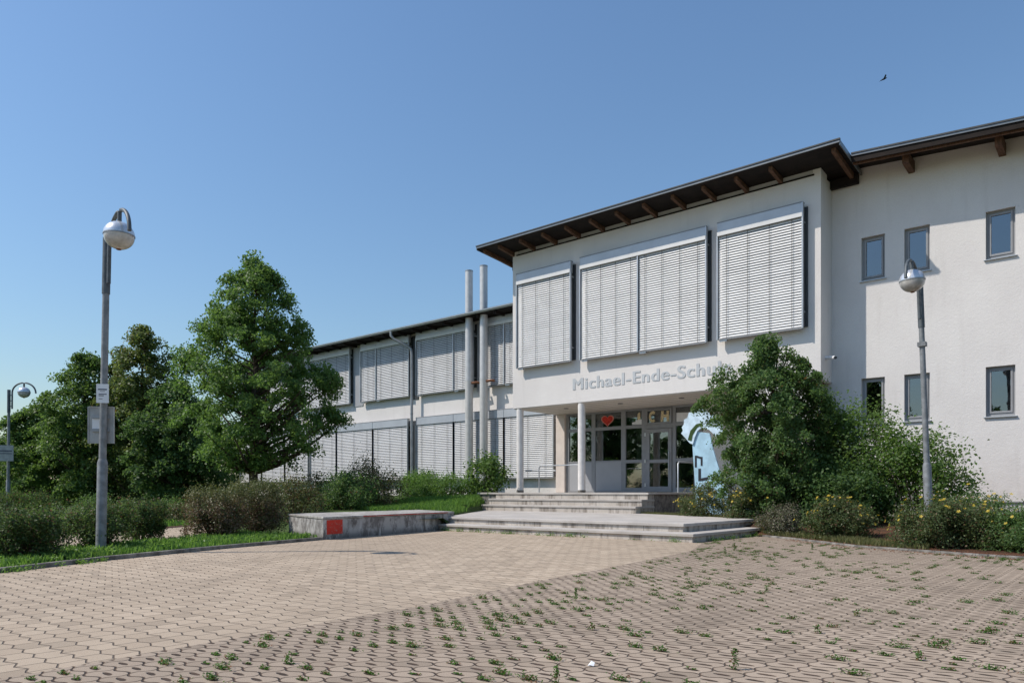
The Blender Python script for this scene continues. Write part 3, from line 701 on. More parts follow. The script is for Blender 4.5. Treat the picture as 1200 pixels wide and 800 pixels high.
# blue painted board by the terrace
vbd = 19.7
bb = thing("painted_board", "tall light blue painted wooden figure board half hidden by the bush", "figure board", (-9.5, vbd, .3))
body = [(-9.70, .28), (-8.55, .28), (-8.66, .9), (-8.95, 1.7), (-9.12, 2.25), (-9.20, 2.62), (-9.62, 2.70), (-9.74, 2.3), (-9.70, 1.7), (-9.64, .9)]
MB().slab_v(body, vbd, vbd + .05).build("figure_body", "board_blue", bb, .006)
head = [(-9.98, 2.56), (-9.80, 2.36), (-9.70, 2.32), (-9.64, 2.52), (-9.56, 2.70), (-9.42, 2.80), (-9.20, 2.72), (-9.00, 2.52), (-8.80, 2.62), (-8.78, 2.86), (-8.86, 3.05), (-9.05, 3.12), (-9.22, 3.20), (-9.34, 3.33), (-9.47, 3.34), (-9.55, 3.40), (-9.66, 3.38), (-9.72, 3.26), (-9.83, 3.25), (-9.88, 3.10), (-9.99, 3.06), (-9.99, 2.92), (-10.06, 2.84), (-10.02, 2.74), (-10.08, 2.66)]
MB().slab_v(head, vbd - .045, vbd - .004).build("figure_head", "board_pale", bb, .006)
LET = ([(-9.66, 1.66), (-9.60, 1.66), (-9.60, 2.0), (-9.66, 2.0)], [(-9.597, 1.94), (-9.48, 1.90), (-9.48, 1.96), (-9.597, 2.0)], [(-9.477, 1.70), (-9.42, 1.70), (-9.42, 1.96), (-9.477, 1.96)],
          [(-9.55, 1.26), (-9.47, 1.26), (-9.47, 1.62), (-9.55, 1.62)], [(-9.467, 1.26), (-9.24, 1.30), (-9.24, 1.38), (-9.467, 1.34)],
          [(-9.25, .88), (-9.17, .88), (-9.17, 1.22), (-9.25, 1.22)], [(-9.167, .88), (-8.98, .90), (-8.98, .98), (-9.167, .96)], [(-9.56, .86), (-9.46, .86), (-9.46, 1.0), (-9.56, 1.0)])
for ps in ([0, 1, 2], [3, 4], [5, 6], [7]):
    mb = MB()
    for i_ in ps: mb.slab_v(LET[i_], vbd - .008, vbd - .003)
    mb.build("painted_letter", "board_black", bb)
mb = MB(); mb.slab_v([(-9.86, 2.46), (-9.74, 2.42), (-9.70, 2.60), (-9.56, 2.80), (-9.40, 2.88), (-9.40, 2.94), (-9.60, 2.90), (-9.78, 2.72)], vbd - .053, vbd - .048); mb.build("painted_stripe", "leaf_dark", bb)

for _o in bb.children: _o.location.x -= .22
# ------------------------------------------------------------------ street lamps
def lamp():
    t = thing("street_lamp", "", "street lamp", (0, 0, 0), "globe street lamps on the forecourt")
    MB().tube([(0, 0, -.1), (0, 0, 1.36), (0, 0, 1.42)], [.074, .074, .056], 20).build("pole_base", "galvanised", t)
    MB().tube([(0, 0, 1.42), (0, 0, 4.02)], [.054, .048], 18).build("pole", "galvanised", t)
    MB().tube([(0, 0, 3.98), (0, 0, 4.85)], .058, 18).build("pole_sleeve", "pole_dark", t)
    P = [(.125, 0, 4.12), (.125, 0, 4.72)] + [(.575 - .45 * math.cos(a), 0, 4.74 + .38 * math.sin(a)) for a in [math.pi * i / 22 for i in range(1, 22)]] + [(1.03, 0, 4.72)]
    MB().tube(P, .03, 12).build("arm", "pole_dark", t)
    for z in (4.22, 4.43, 4.64): MB().tube([(.04, 0, z), (.12, 0, z)], .016, 8).build("arm_bolt", "galvanised", t)
    MB().tube([(.575, 0, 5.11), (.575, 0, 4.93)], .032, 12).build("stem", "pole_dark", t)
    c = (.575, 0, 4.76); r = .215
    MB().lathe([(r * math.cos(a), r * .93 * math.sin(a)) for a in [math.pi / 2 * i / 10 for i in range(11)]][::1], c, 32).build("shade", "lamp_shade", t)
    MB().lathe([(r * .985 * math.cos(a), -r * .93 * math.sin(a)) for a in [math.pi / 2 * i / 10 for i in range(11)]], (c[0], c[1], c[2] - .012), 32).build("bowl", "lamp_bowl", t)
    MB().lathe([(r * 1.015, -.016), (r * 1.02, -.008), (r * 1.015, .004)], c, 32).build("rim", "grey_metal", t)
    MB().lathe([(.04, -r * .93 - .006), (.034, -r * .93 - .02), (.001, -r * .93 - .022)], c, 16).build("bowl_cap", "rust", t)
    return t
L1 = lamp(); L2 = copy_tree(L1); L3 = copy_tree(L1)
def stand(o, loc, arm, lean, label):
    o.location = loc; o["label"] = label
    q = Vector((0, 0, 1)).rotation_difference(Vector((lean[0], lean[1], 1)))
    o.rotation_mode = 'QUATERNION'; o.rotation_quaternion = q @ Matrix.Rotation(math.atan2(arm[1], arm[0]), 3, 'Z').to_quaternion()
stand(L1, (-12.30, 4.55, .04), (.987, -.077), (.015, .013), "tall globe street lamp on the grass verge carrying two signs")
stand(L2, (-3.07, 15.75, .08), (-.014, -1), (-.030, -.026), "globe street lamp among the yellow flowering shrubs by the right wall")
stand(L3, (-33.0, 8.9, .0), (.7597, .6502), (.006, .005), "distant curved arm street lamp at the left edge before the trees")
cl = MB(); cl.box(-.075, .075, -.07, .07, 3.62, 3.70); o = cl.build("clamp_band", "galvanised"); o.parent = L2; o.location = (0, 0, 0)

def facing(t, mbs): pass
def board(name, label, cat, loc, yaw, w, h, mats, group, ink=None, rails=False):
    t = thing(name, label, cat, loc, group)
    o = MB().box(-w / 2, w / 2, -.006, .006, -h / 2, h / 2); p = o.build("panel", mats); p.parent = t
    p.data.transform(Matrix.Identity(4))
    if ink:
        for z, a, b, th in ink:
            q = MB().box(a * w, b * w, -.009, -.0065, z * h, z * h + th).build("text_line", "sign_ink"); q.parent = t
    if rails:
        mb = MB(); mb.box(-w / 2 + .06, w / 2 - .06, -.035, -.0065, h * .18, h * .18 + .045); mb.box(-w / 2 + .06, w / 2 - .06, -.035, -.0065, -h * .18, -h * .18 + .045); q = mb.build("rail", "grey_metal"); q.parent = t
        mb = MB(); mb.box(-w / 2 - .004, -w / 2 + .012, -.02, .008, -h / 2, h / 2); mb.box(w / 2 - .012, w / 2 + .004, -.02, .008, -h / 2, h / 2); mb.box(-w / 2 + .012, w / 2 - .012, -.02, .008, h / 2 - .012, h / 2 + .004); q = mb.build("edge_frame", "sign_back"); q.parent = t
        mb = MB(); mb.box(-w / 2 + .06, -w / 2 + .17, -.012, -.0065, -.06, .10); q = mb.build("sticker", "sign_white"); q.parent = t
    mb = MB(); mb.tube([(w * .02, .0 - (.09 if not rails else .09), 0), (w * .02, -.03, 0)], .02, 8) if False else None
    t.rotation_euler = (0, 0, yaw); return t
g_ = "signs on the lamp posts"
board("notice_sign", "small white notice sign with dark lines on the near lamp post", "sign", (-12.15, 4.52, 2.46), R(52), .175, .29, "sign_white", g_, [(.18, -.36, .36, .018), (-.06, -.3, .34, .012), (-.14, -.3, .1, .012), (-.3, -.3, .0, .008), (.10, -.2, .2, .006)])
board("notice_sign", "grey back of a larger sign panel below the white notice", "sign", (-12.36, 4.58, 1.99), R(48), .38, .57, "sign_back", g_, None, True)
board("notice_sign", "grey sign board on the distant lamp post at the left edge", "sign", (-32.85, 8.78, 2.42), R(60), .52, .60, "sign_back", g_, [(.1, -.4, .4, .05), (-.05, -.4, .4, .03)])

# ------------------------------------------------------------------ plants
def leaves_mesh(name, P, N, size, mat, parent, aspect=.62, fold=.18):
    """one quad-pair leaf per point, facing roughly N"""
    n = len(P); N = N / (np.linalg.norm(N, axis=1, keepdims=True) + 1e-9)
    T = rng.normal(size=(n, 3)); T -= (T * N).sum(1, keepdims=True) * N; T /= np.linalg.norm(T, axis=1, keepdims=True) + 1e-9
    B = np.cross(N, T); s = (size * rng.uniform(.65, 1.3, n))[:, None]
    droop = N * s * fold
    v = np.stack([P - T * s * .5, P + B * s * aspect * .5 + droop * .5, P + T * s * .5 - droop, P - B * s * aspect * .5 + droop * .5], 1).reshape(-1, 3)
    me = bpy.data.meshes.new(name); off = np.zeros(3); q = parent
    while q is not None: off += np.array(q.location); q = q.parent
    me.vertices.add(4 * n); me.vertices.foreach_set("co", (v - off).astype(np.float32).ravel())
    me.loops.add(4 * n); me.loops.foreach_set("vertex_index", np.arange(4 * n, dtype=np.int32))
    me.polygons.add(n); me.polygons.foreach_set("loop_start", np.arange(0, 4 * n, 4, dtype=np.int32))
    me.update(calc_edges=True); me.materials.append(MAT[mat])
    o = bpy.data.objects.new(name, me); C.objects.link(o); o.parent = parent; return o

def crown_points(fn, zlo, zhi, cx, cy, nclump, nleaf, rc, flat=.6, shell=.55, lobes=()):
    """clumps filling the volume r < fn(height 0..1, angle); more of them near the outside"""
    cs = []
    while len(cs) < nclump:
        h = rng.uniform(0, 1); a = rng.uniform(0, 2 * math.pi); R_ = fn(h, a)
        if R_ <= 0 or rng.uniform() > (R_ / 2.6) ** 1.0 + .12: continue
        r = R_ * (rng.uniform(0, 1) ** shell) * rng.uniform(.86, 1.06)
        cs.append((cx + r * math.cos(a), cy + r * math.sin(a), lerp(zlo, zhi, h), r / R_))
    for right, z, r, k in lobes:                     # side limbs that stand out of the main outline
        for _ in range(k):
            q = rng.normal(size=3); q *= r * rng.uniform(.3, 1) / np.linalg.norm(q)
            cs.append((cx + .76 * right + q[0], cy + .65 * right + q[1], z + q[2], 1.0))
    cs = np.array(cs); nclump = len(cs); per = np.maximum(3, (rng.gamma(2.2, 1, nclump) / 2.2 * nleaf / nclump)).astype(int)
    P, N = [], []
    for c, k in zip(cs, per):
        rr = rc * rng.uniform(.6, 1.35)
        q = rng.normal(size=(k, 3)); q /= np.linalg.norm(q, axis=1, keepdims=True); q *= (rng.uniform(0, 1, (k, 1)) ** .5) * rr; q[:, 2] *= flat
        out = np.array([c[0] - cx, c[1] - cy, 0]); out /= np.linalg.norm(out) + 1e-6
        q[:, 2] -= .35 * (q @ out)                                      # sprays hang outward
        P.append(c[:3] + q); N.append(rng.normal(size=(k, 3)) * .75 + out * .6 + np.array([0, 0, .45]))
    return cs, np.concatenate(P), np.concatenate(N)

def tree(name, label, group, x, y, z0, h, trunk_h, fn, mat, nclump, nleaf, rc, size, tr=.14, nbr=40, lean=(0, 0), flat=.6, lobes=()):
    t = thing(name, label, "tree", (x, y, z0), group)
    cs, P, N = crown_points(fn, z0 + trunk_h, z0 + h, x, y, nclump, nleaf, rc, flat, .55, lobes)
    tk = MB(); top = z0 + h * .9
    pts = [(x + .06 * math.sin(i * 1.7) + lean[0] * i / 9, y + .06 * math.cos(i * 2.1) + lean[1] * i / 9, lerp(z0 - .1, top, i / 9)) for i in range(10)]
    tk.tube(pts, [tr * (1.25 if i == 0 else 1) * (1 - .9 * i / 9) + .012 for i in range(10)], 10)
    for i in rng.choice(len(cs), min(nbr, len(cs)), replace=False):
        c = cs[i]; zb = max(z0 + trunk_h * .9, c[2] - .55 * math.hypot(c[0] - x, c[1] - y) - .2); zb = min(zb, top - .2); f = (zb - z0) / (top - z0)
        bx, by = x + lean[0] * f, y + lean[1] * f; r0 = tr * (1 - .85 * f) * .5 + .01
        md = (lerp(bx, c[0], .5), lerp(by, c[1], .5), lerp(zb, c[2], .38))
        tk.tube([(bx, by, zb), md, tuple(c[:3])], [r0, r0 * .6, .008], 6, False)
    tk.build("trunk", "bark", t)
    leaves_mesh("crown", P, N, size, mat, t)
    return t

def lob(k, amp, s): return lambda a, h: 1 + amp * math.sin(k * a + s + 5 * h) + amp * .7 * math.sin((k + 2) * a - s * 2 + 9 * h)
def prof(pts, k=3, amp=.14, s=0.):
    w = lob(k, amp, s); return lambda h, a: interp(h, pts) * w(a, h)

# the linden in front of the wing
tree("linden_tree", "big fresh green linden tree standing before the left wing", None, -22.05, 12.8, .2, 8.3, 1.5,
     prof([(0, 1.0), (.08, 2.0), (.25, 2.5), (.42, 2.35), (.6, 1.95), (.78, 1.4), (.92, .8), (1, .15)], 4, .13, .7), "leaf_linden", 520, 70000, .34, .098, .15, 130, (.1, 0), .72, [(2.3, 4.6, .55, 22), (2.5, 3.3, .5, 20), (-2.2, 5.2, .5, 16), (.3, 7.9, .5, 16), (1.5, 5.9, .45, 14)])
bgt = "trees along the left boundary"
def btree(label, x, y, h, r, mat, s, n=36000, th=.5, shape=None, sz=.125, rc=.38):
    shape = shape or [(0, .55), (.12, .9), (.35, 1.), (.6, .82), (.8, .55), (.93, .3), (1, .08)]
    return tree("leafy_tree", label, bgt, x, y, 0, h, th, prof([(a, b * r) for a, b in shape], 3, .16, s), mat, int(260 + 70 * r), n, rc, sz, .16, 40, (0, 0), .65)
btree("tall olive tinged tree behind the near lamp post", -33.0, 13.9, 8.0, 2.15, "leaf_yellowish", .3)
btree("mid green tree with a loose top left of the near lamp post", -34.8, 12.25, 7.0, 2.1, "leaf_mid", 1.4)
btree("low rounded tree between the far lamp post and the tall trees", -37.8, 11.25, 4.7, 2.1, "leaf_mid", 2.2)
btree("small pale tree at the very left edge behind the far lamp", -44.5, 9.0, 5.2, 2.4, "leaf_yellowish", 3.1, 16000)
btree("dark broad tree between the tall trees and the linden", -30.0, 14.0, 5.4, 2.0, "leaf_dark", 4.0, 38000, .7)
btree("shaded tree far behind the distant lamp post", -52.0, 12.0, 4.6, 3.2, "leaf_dark", 1.0, 14000, .3, None, .22, .8)
btree("shaded tree behind the olive tinged tree", -43.0, 17.5, 7.0, 3.2, "leaf_dark", 2.0, 14000, .3, None, .22, .8)
btree("shaded tree beyond the left end of the wing", -46.0, 23.0, 6.6, 3.0, "leaf_dark", 3.0, 14000, .3, None, .22, .8)
btree("far green tree at the end of the tree row beyond the footpath", -60.0, 8.0, 6.0, 3.5, "leaf_mid", 4.4, 12000, .3, None, .25, .9)
# row behind the photographer, seen only as reflections in the glass
for i, (x, y, h, r) in enumerate(((-30, -21, 7.5, 3.4), (-23, -25, 8.5, 3.6), (-16, -22, 6.5, 3.2), (-10, -27, 8.2, 3.6), (-37, -24, 8, 3.6))):
    t = tree("leafy_tree", "green tree in the row facing the school across the forecourt", "trees across the forecourt", x, y, 0, h, 1.2, prof([(0, .5 * r), (.3, r), (.7, .75 * r), (1, .1)], 3, .15, i * 1.3), "leaf_dark", 140, 7000, .8, .34, .18, 20)

ROSETTE = bpy.data.meshes.new("flower")
_v, _f = [(0, 0, 0)], []
for _k in range(5):                                 # five round petals
    _a = 2 * math.pi * _k / 5; _n = len(_v)
    _v += [(.020 * math.cos(_a - .5), .020 * math.sin(_a - .5), .003), (.030 * math.cos(_a - .25), .030 * math.sin(_a - .25), .006), (.030 * math.cos(_a + .25), .030 * math.sin(_a + .25), .006), (.020 * math.cos(_a + .5), .020 * math.sin(_a + .5), .003)]
    _f.append((0, _n, _n + 1, _n + 2, _n + 3))
ROSETTE.from_pydata(_v, [], _f); ROSETTE.materials.append(MAT["petal_yellow"])
def shrub(name, label, cat, group, x, y, z0, rx, ry, h, mat, n, size, nclump=60, rc=.16, upright=0., trimmed=False, stems=14, flowers=0, yaw=0.):
    """twiggy stems under a leafy, uneven dome"""
    t = thing(name, label, cat, (x, y, z0), group)
    ca, sa = math.cos(yaw), math.sin(yaw)
    w = lob(3, .13, rng.uniform(0, 6))
    cs = []
    while len(cs) < nclump:
        hh = rng.uniform(.08, 1) if mat != 'leaf_hedge' else rng.uniform(.12, 1) ** .7; a = rng.uniform(0, 6.283)
        if trimmed: Rr = (1 - max(0, hh - .88) * 1.3) * (.88 + .14 * min(1, hh * 2))
        else: Rr = math.sqrt(max(0, 1 - (max(0, hh - .35) / .68) ** 2)) * (.72 + .28 * min(1, hh * 3))
        Rr *= w(a, hh)
        if rng.uniform() > Rr + .15: continue
        r = Rr * rng.uniform(0, 1) ** .42; px, py = r * rx * math.cos(a), r * ry * math.sin(a)
        cs.append((x + px * ca - py * sa, y + px * sa + py * ca, z0 + hh * h * rng.uniform(.9, 1.08 if not trimmed else 1.02)))
    cs = np.array(cs); per = np.maximum(3, rng.gamma(2, .5, nclump) * n / nclump).astype(int); P, N = [], []
    for c, k in zip(cs, per):
        q = rng.normal(size=(k, 3)) * rc * rng.uniform(.5, .95)
        if upright: q[:, 2] *= 1 + upright
        P.append(c + q); o = c - np.array([x, y, z0 + h * .3]); o /= np.linalg.norm(o) + 1e-6
        N.append(rng.normal(size=(k, 3)) * .7 + o * .5 + np.array([0, 0, .5]))
    P = np.concatenate(P); N = np.concatenate(N); keep = P[:, 2] > z0 - .02; P, N = P[keep], N[keep]
    tw = MB()
    for i in rng.choice(nclump, min(stems, nclump), replace=False):
        c = cs[i]; b = (lerp(x, c[0], .22), lerp(y, c[1], .22), z0 - .03)
        tw.tube([b, (lerp(b[0], c[0], .55), lerp(b[1], c[1], .55), lerp(b[2], c[2], .6)), tuple(c)], [.012 + .004 * h, .009, .004], 5, False)
    tw.build("stems", "twig", t)
    leaves_mesh("foliage", P, N, size, mat, t)
    if flowers:
        flowers = min(62, flowers); top = np.argsort(-(P[:, 2] * .6 + rng.uniform(0, h * 1.3, len(P)) - .25 * (P[:, 0] - x) * 0 + .5 * np.hypot(P[:, 0] - x, P[:, 1] - y)))[:flowers * 8]; sel = rng.choice(top, flowers, replace=False)
        ctr = np.array([x, y, z0 + h * .35]); d_ = P[sel] - ctr; d_ /= np.linalg.norm(d_, axis=1, keepdims=True)
        for p, d in zip(P[sel] + d_ * .04, d_ * .8 + np.array([-.2, -.4, .5]) + rng.normal(size=(flowers, 3)) * .25):
            f = bpy.data.objects.new("flower", ROSETTE); C.objects.link(f); f.parent = t
            f.location = tuple(p - np.array([x, y, z0])); f.rotation_euler = Vector(d).to_track_quat('Z', 'Y').to_euler(); f.scale = (rng.uniform(.7, 1.1),) * 3
    return t

hg = "clipped shrubs on the verge"
shrub("verge_shrub", "dark twiggy clipped shrub at the left edge of the verge", "shrub", hg, -11.7, 3.30, .03, .56, .5, .64, "leaf_hedge", 13000, .038, 110, .095, 0, True, 45)
shrub("verge_shrub", "dark clipped shrub on the verge just behind the near lamp post", "shrub", hg, -12.95, 4.72, .03, .50, .46, .66, "leaf_hedge", 12500, .038, 110, .095, 0, True, 45)
shrub("verge_shrub", "small dense dark shrub on the verge right of the near lamp post", "shrub", hg, -14.1, 5.9, .03, .42, .40, .72, "leaf_hedge", 11000, .038, 90, .095, 0, True, 30)
shrub("verge_shrub", "browned clipped shrub left of its twin before the linden", "shrub", hg, -14.45, 7.55, .02, .62, .55, 1.02, "leaf_brown", 17000, .040, 150, .105, .2, True, 50)
shrub("verge_shrub", "browned clipped shrub beside the end of the low wall", "shrub", hg, -15.6, 9.15, .02, .66, .55, 1.16, "leaf_brown", 17000, .040, 150, .105, .2, True, 50)
bg_ = "shrubs on the bank behind the low wall"
def bank(label, x, y, rx, ry, h, mat, n, size=.07, name="bank_shrub", **k): return shrub(name, label, "shrub", bg_, x, y, bed_left(x, y) - .03, rx, ry, h, mat, n, size, **k)
bank("yellow green shrub beside the brown shrub behind the low wall", -18.4, 11.9, .95, .8, 1.15, "leaf_olive", 7000, .055, nclump=80, rc=.18)
bank("dark green shrub with a ragged top behind the red patch", -18.2, 13.6, 1.0, .8, 1.05, "leaf_bush", 8000, .06, nclump=80, rc=.18)
bank("reddish tipped shrub behind the middle of the low wall", -18.4, 15.0, .9, .7, 1.0, "leaf_olive", 7000, .055, nclump=80, rc=.17, upright=.5)
bank("upright sprouting shrub under the drainpipe", -20.4, 16.0, .8, .7, 1.25, "leaf_olive", 6000, .06, nclump=70, rc=.17, upright=1.0)
bank("low bright green hedge shrub under the wing blinds", -20.0, 18.2, 1.0, .7, .85, "leaf_bright", 6000, .06, nclump=80, rc=.17)
bank("low bright green hedge shrub left of the large leafed shrub", -18.9, 18.6, .8, .6, .78, "leaf_bright", 5000, .06, nclump=70, rc=.16)
bank("dark low shrub close under the wing at the flue pipes", -21.6, 19.6, 1.1, .7, .85, "leaf_bush", 6000, .065, nclump=70, rc=.18)
bank("large leafed green shrub beside the left entrance column", -17.9, 19.35, .95, .65, 1.45, "leaf_mid", 4200, .105, nclump=60, rc=.2)
bank("small leafy shrub at the foot of the left entrance column", -17.95, 20.5, .4, .6, .95, "leaf_mid", 1600, .10, nclump=30, rc=.16)
bank("wide olive shrub under the linden", -21.2, 14.6, 1.2, .9, 1.0, "leaf_olive", 6500, .065, nclump=80, rc=.2)
shrub("trimmed_hedge", "dark trimmed hedge beside the far lamp post", "hedge", None, -28.4, 6.6, 0, 1.2, 3.2, .92, "leaf_hedge", 14000, .07, 200, .17, 0, True, 30, yaw=R(20))
for lb, x, y, h in (("low dark weed shrub at the end of the footpath", -24.2, 11.0, .65), ("reddish low shrub at the edge of the footpath", -22.6, 10.6, .5), ("low green shrub beyond the small verge shrub", -26.0, 9.6, .8)):
    shrub("path_shrub", lb, "shrub", "low shrubs beyond the footpath", x, y, 0, .8, .6, h, "leaf_olive" if "reddish" in lb else "leaf_bush", 3000, .06, 40, .16)
# right bed
rb = "shrubs in the bed by the right wall"
tree("tall_bush", "tall dense green bush in front of the lettering's end", None, -6.68, 17.2, .28, 4.25, .1,
     prof([(0, .75), (.15, 1.0), (.35, 1.2), (.55, 1.28), (.68, 1.15), (.8, .85), (.92, .45), (1, .1)], 3, .2, 2.6), "leaf_bush", 420, 56000, .22, .072, .06, 70, (.1, 0), .8, [(.85, 3.6, .55, 16), (.75, 3.1, .55, 12), (-1.25, 3.05, .55, 18), (-.8, 3.5, .55, 18), (-.2, 4.35, .25, 7), (1.5, 2.6, .45, 12)])
def bed(name, label, x, y, rx, ry, h, mat, n, size, **k): return shrub(name, label, "shrub", rb, x, y, bed_right(x, y) - .03, rx, ry, h, mat, n, size, **k)
bed("leafy_bush", "second bush with whitish shoots right of the tall bush", -6.1, 18.4, .95, .9, 2.75, "leaf_bush", 12000, .08, nclump=110, rc=.22, upright=.5, stems=40)
bed("leafy_bush", "loose bright bush reaching up under the right lamp head", -5.0, 18.3, 1.0, .9, 2.5, "leaf_mid", 14000, .075, nclump=120, rc=.22, upright=.5, stems=40)
bed("leafy_bush", "sprawling bright shrub behind the right lamp post", -3.7, 18.0, 1.1, .9, 1.9, "leaf_mid", 11000, .075, nclump=110, rc=.22, stems=40)
bed("leafy_bush", "dark shrub filling the bed below the bright bush", -5.2, 17.2, 1.0, .8, 1.35, "leaf_dark", 11000, .075, nclump=80, rc=.2)
bed("flowering_shrub", "yellow flowered shrub at the foot of the blue board", -8.55, 17.75, .75, .6, .78, "leaf_potentilla", 11000, .04, nclump=100, rc=.11, flowers=120)
bed("flowering_shrub", "yellow flowered shrub right of the landing under the tall bush", -7.15, 16.9, .5, .45, .72, "leaf_potentilla", 9000, .04, nclump=90, rc=.11, flowers=70)
bed("dry_shrub", "greyish dry shrub before the tall bush", -5.85, 15.75, .42, .38, .55, "leaf_grey", 8500, .036, nclump=70, rc=.10)
bed("flowering_shrub", "half dry shrub with yellow flowers at the middle of the bed", -4.45, 14.95, .58, .5, .72, "leaf_potentilla", 15000, .039, nclump=110, rc=.11, flowers=80)
bed("flowering_shrub", "large flowering shrub around the right lamp foot", -2.45, 13.75, .78, .52, .72, "leaf_potentilla", 21000, .039, nclump=150, rc=.11, flowers=170)
bed("flowering_shrub", "dark green flowering shrub at the right picture edge", -1.45, 13.75, .62, .48, .58, "leaf_bush", 12000, .04, nclump=100, rc=.11, flowers=45)
bed("flowering_shrub", "low flowering shrub against the right wall behind the lamp", -2.3, 15.6, .7, .5, .7, "leaf_bush", 6000, .036, nclump=80, rc=.12, flowers=30)

# ------------------------------------------------------------------ grass and weeds (nobody could count them)
def blades(name, label, poly, n, h, w, mat, zf, lean=.5):
    xs = [p[0] for p in poly]; ys = [p[1] for p in poly]; V, F = [], []
    while len(F) < n:
        x, y = rng.uniform(min(xs), max(xs)), rng.uniform(min(ys), max(ys))
        if not in_poly(x, y, poly): continue
        if math.sin(x * 3.1 + math.sin(y * 2.3) * 2) * math.sin(y * 2.7 + 1) < rng.uniform(-1.6, .3): continue
        z = zf(x, y); a = rng.uniform(0, 6.283); hh = h * rng.uniform(.4, 1.25); ww = w * rng.uniform(.6, 1.6); dx, dy = math.cos(a) * ww, math.sin(a) * ww
        b = rng.uniform(0, 6.283); l = hh * lean * rng.uniform(.1, 1.2); lx, ly = math.cos(b) * l, math.sin(b) * l; i = len(V)
        V += [(x - dx, y - dy, z), (x + dx, y + dy, z), (x + dx * .9 + lx * .4, y + dy * .9 + ly * .4, z + hh * .6), (x + lx, y + ly, z + hh), (x - dx * .9 + lx * .4, y - dy * .9 + ly * .4, z + hh * .6)]
        F.append((i, i + 1, i + 2, i + 3, i + 4))
    mb = MB(); mb.add(V, F); return stuff(mb.build(name, mat), label, "grass")
blades("verge_grass", "lush green grass and weeds along the left kerb", offset(LK, .10) + VB[::-1], 11000, .10, .009, "grass_blade", lambda x, y: .035)
blades("bank_grass", "bright grass on the bank left of the steps", [(-19.5, 14.0), (-14.6, 12.9), (-13.5, 13.2), (-17.1, 18.4), (-17.3, 19.0), (-19.5, 18.0)], 13000, .13, .012, "grass_blade", bed_left)
blades("path_grass", "green grass beyond the footpath", [(-19.2, 7.6), (-20.6, 10.3), (-30, 14), (-34, 4), (-18.2, 5.0)], 11000, .16, .02, "grass_blade", lambda x, y: -.03)
blades("bed_grass", "thin dry grass at the edge of the right bed", [(-11, 18.45), (-6.8, 16.5), (-6.3, 15.6), (-5.2, 14.85), (-3.7, 13.55), (-2.6, 13.1), (-2.6, 13.7), (-4.2, 14.6), (-5.6, 16.0), (-6.6, 17.2), (-11, 18.9)], 6000, .10, .007, "grass_dry", bed_right)
for lo, mat, nm, lb in ((0, "weed_leaf", "paving_weeds", "low green and reddish weeds growing in the paving joints"),):
    P, N, Sz = [], [], []
    for i in range(-37, 50):
        for j in range(2, 95):
            x, y = (i + .5) * .175, (j + .5) * .148
            bd = interp(y, [(b, a) for a, b in BD])
            if x < bd + .10 or (x > -6 and y > interp(x, RK) - .1): continue
            pr = .17 + .34 * ss(.2 + .8 * math.sin(x * 1.7 + y * .6) * math.sin(y * 1.3 - x * .7))
            if x < bd + 1.4: pr += .16
            if rng.uniform() > pr: continue
            big = rng.uniform(); kind = rng.uniform()
            big = big ** 1.6; k = int(14 + 80 * big); q = rng.normal(size=(k, 3)) * np.array([.024, .010, 0]) * (.65 + big * .85)
            q[:, 2] = np.abs(rng.normal(size=k)) * (.003 + .013 * big); up = .9
            if kind < .04:                          # thin upright sprouts
                k = 40 + int(70 * big); q = rng.normal(size=(k, 3)) * np.array([.010, .010, 0]); q[:, 2] = rng.uniform(0, .04 + .09 * big, k); q[:, :2] *= (1.3 - q[:, 2:3] * 7); up = .15
            P.append(q + np.array([x, y, .004])); N.append(rng.normal(size=(k, 3)) * .45 + np.array([0, 0, up]))
    P = np.concatenate(P); N = np.concatenate(N)
    o = leaves_mesh(nm, P, N, .018, mat, None, .5); stuff(o, lb, "weeds")
P, N = [], []
for _ in range(70):                                # tufts along the step and kerb joints
    s = rng.uniform(); x, y = (lerp(-13.2, -6.5, s), 12.58) if rng.uniform() < .45 else ((-6.30, lerp(12.7, 15.4, s)) if rng.uniform() < .5 else tuple(np.array(LK[2]) * (1 - s) + np.array(LK[3]) * s + np.array([.05, 0])))
    k = rng.integers(6, 40); q = rng.normal(size=(k, 3)) * np.array([.05, .03, 0]); q[:, 2] = np.abs(rng.normal(size=k)) * .035
    P.append(q + np.array([x, y, .003])); N.append(rng.normal(size=(k, 3)) * .7 + np.array([0, 0, .5]))
Q, QN = [], []
for _ in range(260):
    i = rng.integers(1, 5); s = rng.uniform(); w_ = rng.uniform(.1, .95)
    a_ = np.array(LK[i]) * (1 - s) + np.array(LK[min(i + 1, 5)]) * s; b_ = np.array(VB[i]) * (1 - s) + np.array(VB[min(i + 1, 5)]) * s; p = a_ * (1 - w_) + b_ * w_
    k = rng.integers(5, 14); q = rng.normal(size=(k, 3)) * np.array([.05, .05, .02]) + np.array([p[0], p[1], .09]); Q.append(q); QN.append(rng.normal(size=(k, 3)) * .5 + np.array([0, 0, .8]))
stuff(leaves_mesh("verge_weeds", np.concatenate(Q), np.concatenate(QN), .075, "leaf_bright", None, .45), "broad leafed weeds among the grass of the left verge", "weeds")
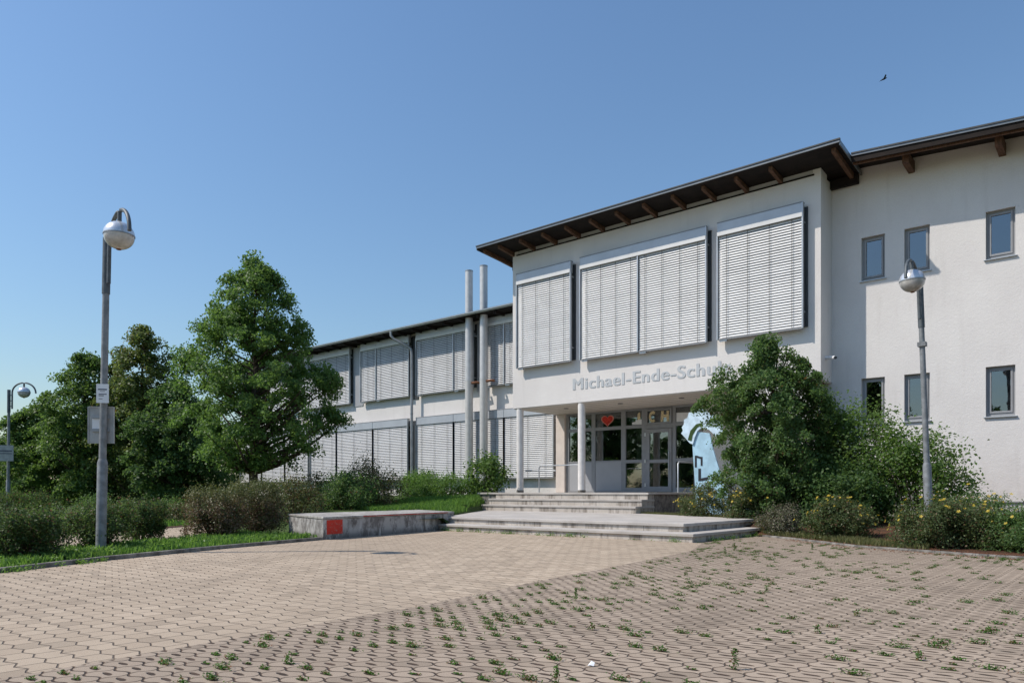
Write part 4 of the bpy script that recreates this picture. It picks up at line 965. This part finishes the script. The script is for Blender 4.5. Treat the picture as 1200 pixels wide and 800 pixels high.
stuff(leaves_mesh("joint_weeds", np.concatenate(P), np.concatenate(N), .035, "grass_blade", None, .4), "small green weeds along the foot of the steps and kerb", "weeds")
P = []
for _ in range(900):
    s = rng.uniform(); i = rng.integers(1, 4); p = np.array(RK[i]) * (1 - s) + np.array(RK[i + 1]) * s
    P.append((p[0] + rng.normal() * .1, p[1] + rng.normal() * .16 - .1, .006 + .03 * (rng.uniform() < .3)))
P = np.array(P); P[:, 2] = np.where([y > interp(x, RK) - .02 for x, y, _ in P], .045, .006)
leaf("leaf_litter", (.16, .065, .035), (.30, .14, .075), .15)
stuff(leaves_mesh("leaf_litter", P, rng.normal(size=P.shape) * .25 + np.array([0, 0, 1]), .03, "leaf_litter", None, .6), "reddish dry leaf litter along the right kerb", "leaf litter")

# ------------------------------------------------------------------ last small things
mb = MB(); mb.add([(-2.30, 3.32, .004), (-2.268, 3.332, .005), (-2.272, 3.35, .020), (-2.292, 3.345, .028), (-2.286, 3.321, .011)], [(0, 1, 4), (1, 2, 4), (2, 3, 4), (3, 0, 4)])
pp = mb.build("paper_scrap", "paper_white"); s_ = pp.modifiers.new("thickness", 'SOLIDIFY'); s_.thickness = .0015
tag(pp, "crumpled scrap of white paper lying on the grass pavers", "litter")
bx, by, bz = -16.03, 65.26, 34.5
bd_ = thing("bird", "small dark bird gliding high in the blue sky", "bird", (bx, by, bz))
mb = MB(); ux, uy = .7597, .6502
def BP(a, b, c): return (bx + ux * a - uy * b, by + uy * a + ux * b, bz + c)
mb.tube([BP(-.30, 0, -.16), BP(-.2, 0, -.10), BP(0, 0, 0), BP(.16, 0, .07), BP(.25, 0, .11)], [.01, .04, .075, .05, .012], 10)
for s in (-1, 1): mb.add([BP(.1, s * .05, .05), BP(-.08, s * .05, -.03), BP(-.16, s * .55, .06), BP(0, s * .42, .08)], [(0, 1, 2, 3)]).add([BP(.1, s * .05, .062), BP(-.08, s * .05, -.018), BP(-.16, s * .55, .066), BP(0, s * .42, .09)], [(3, 2, 1, 0)])
mb.build("body", "bird_dark", bd_)
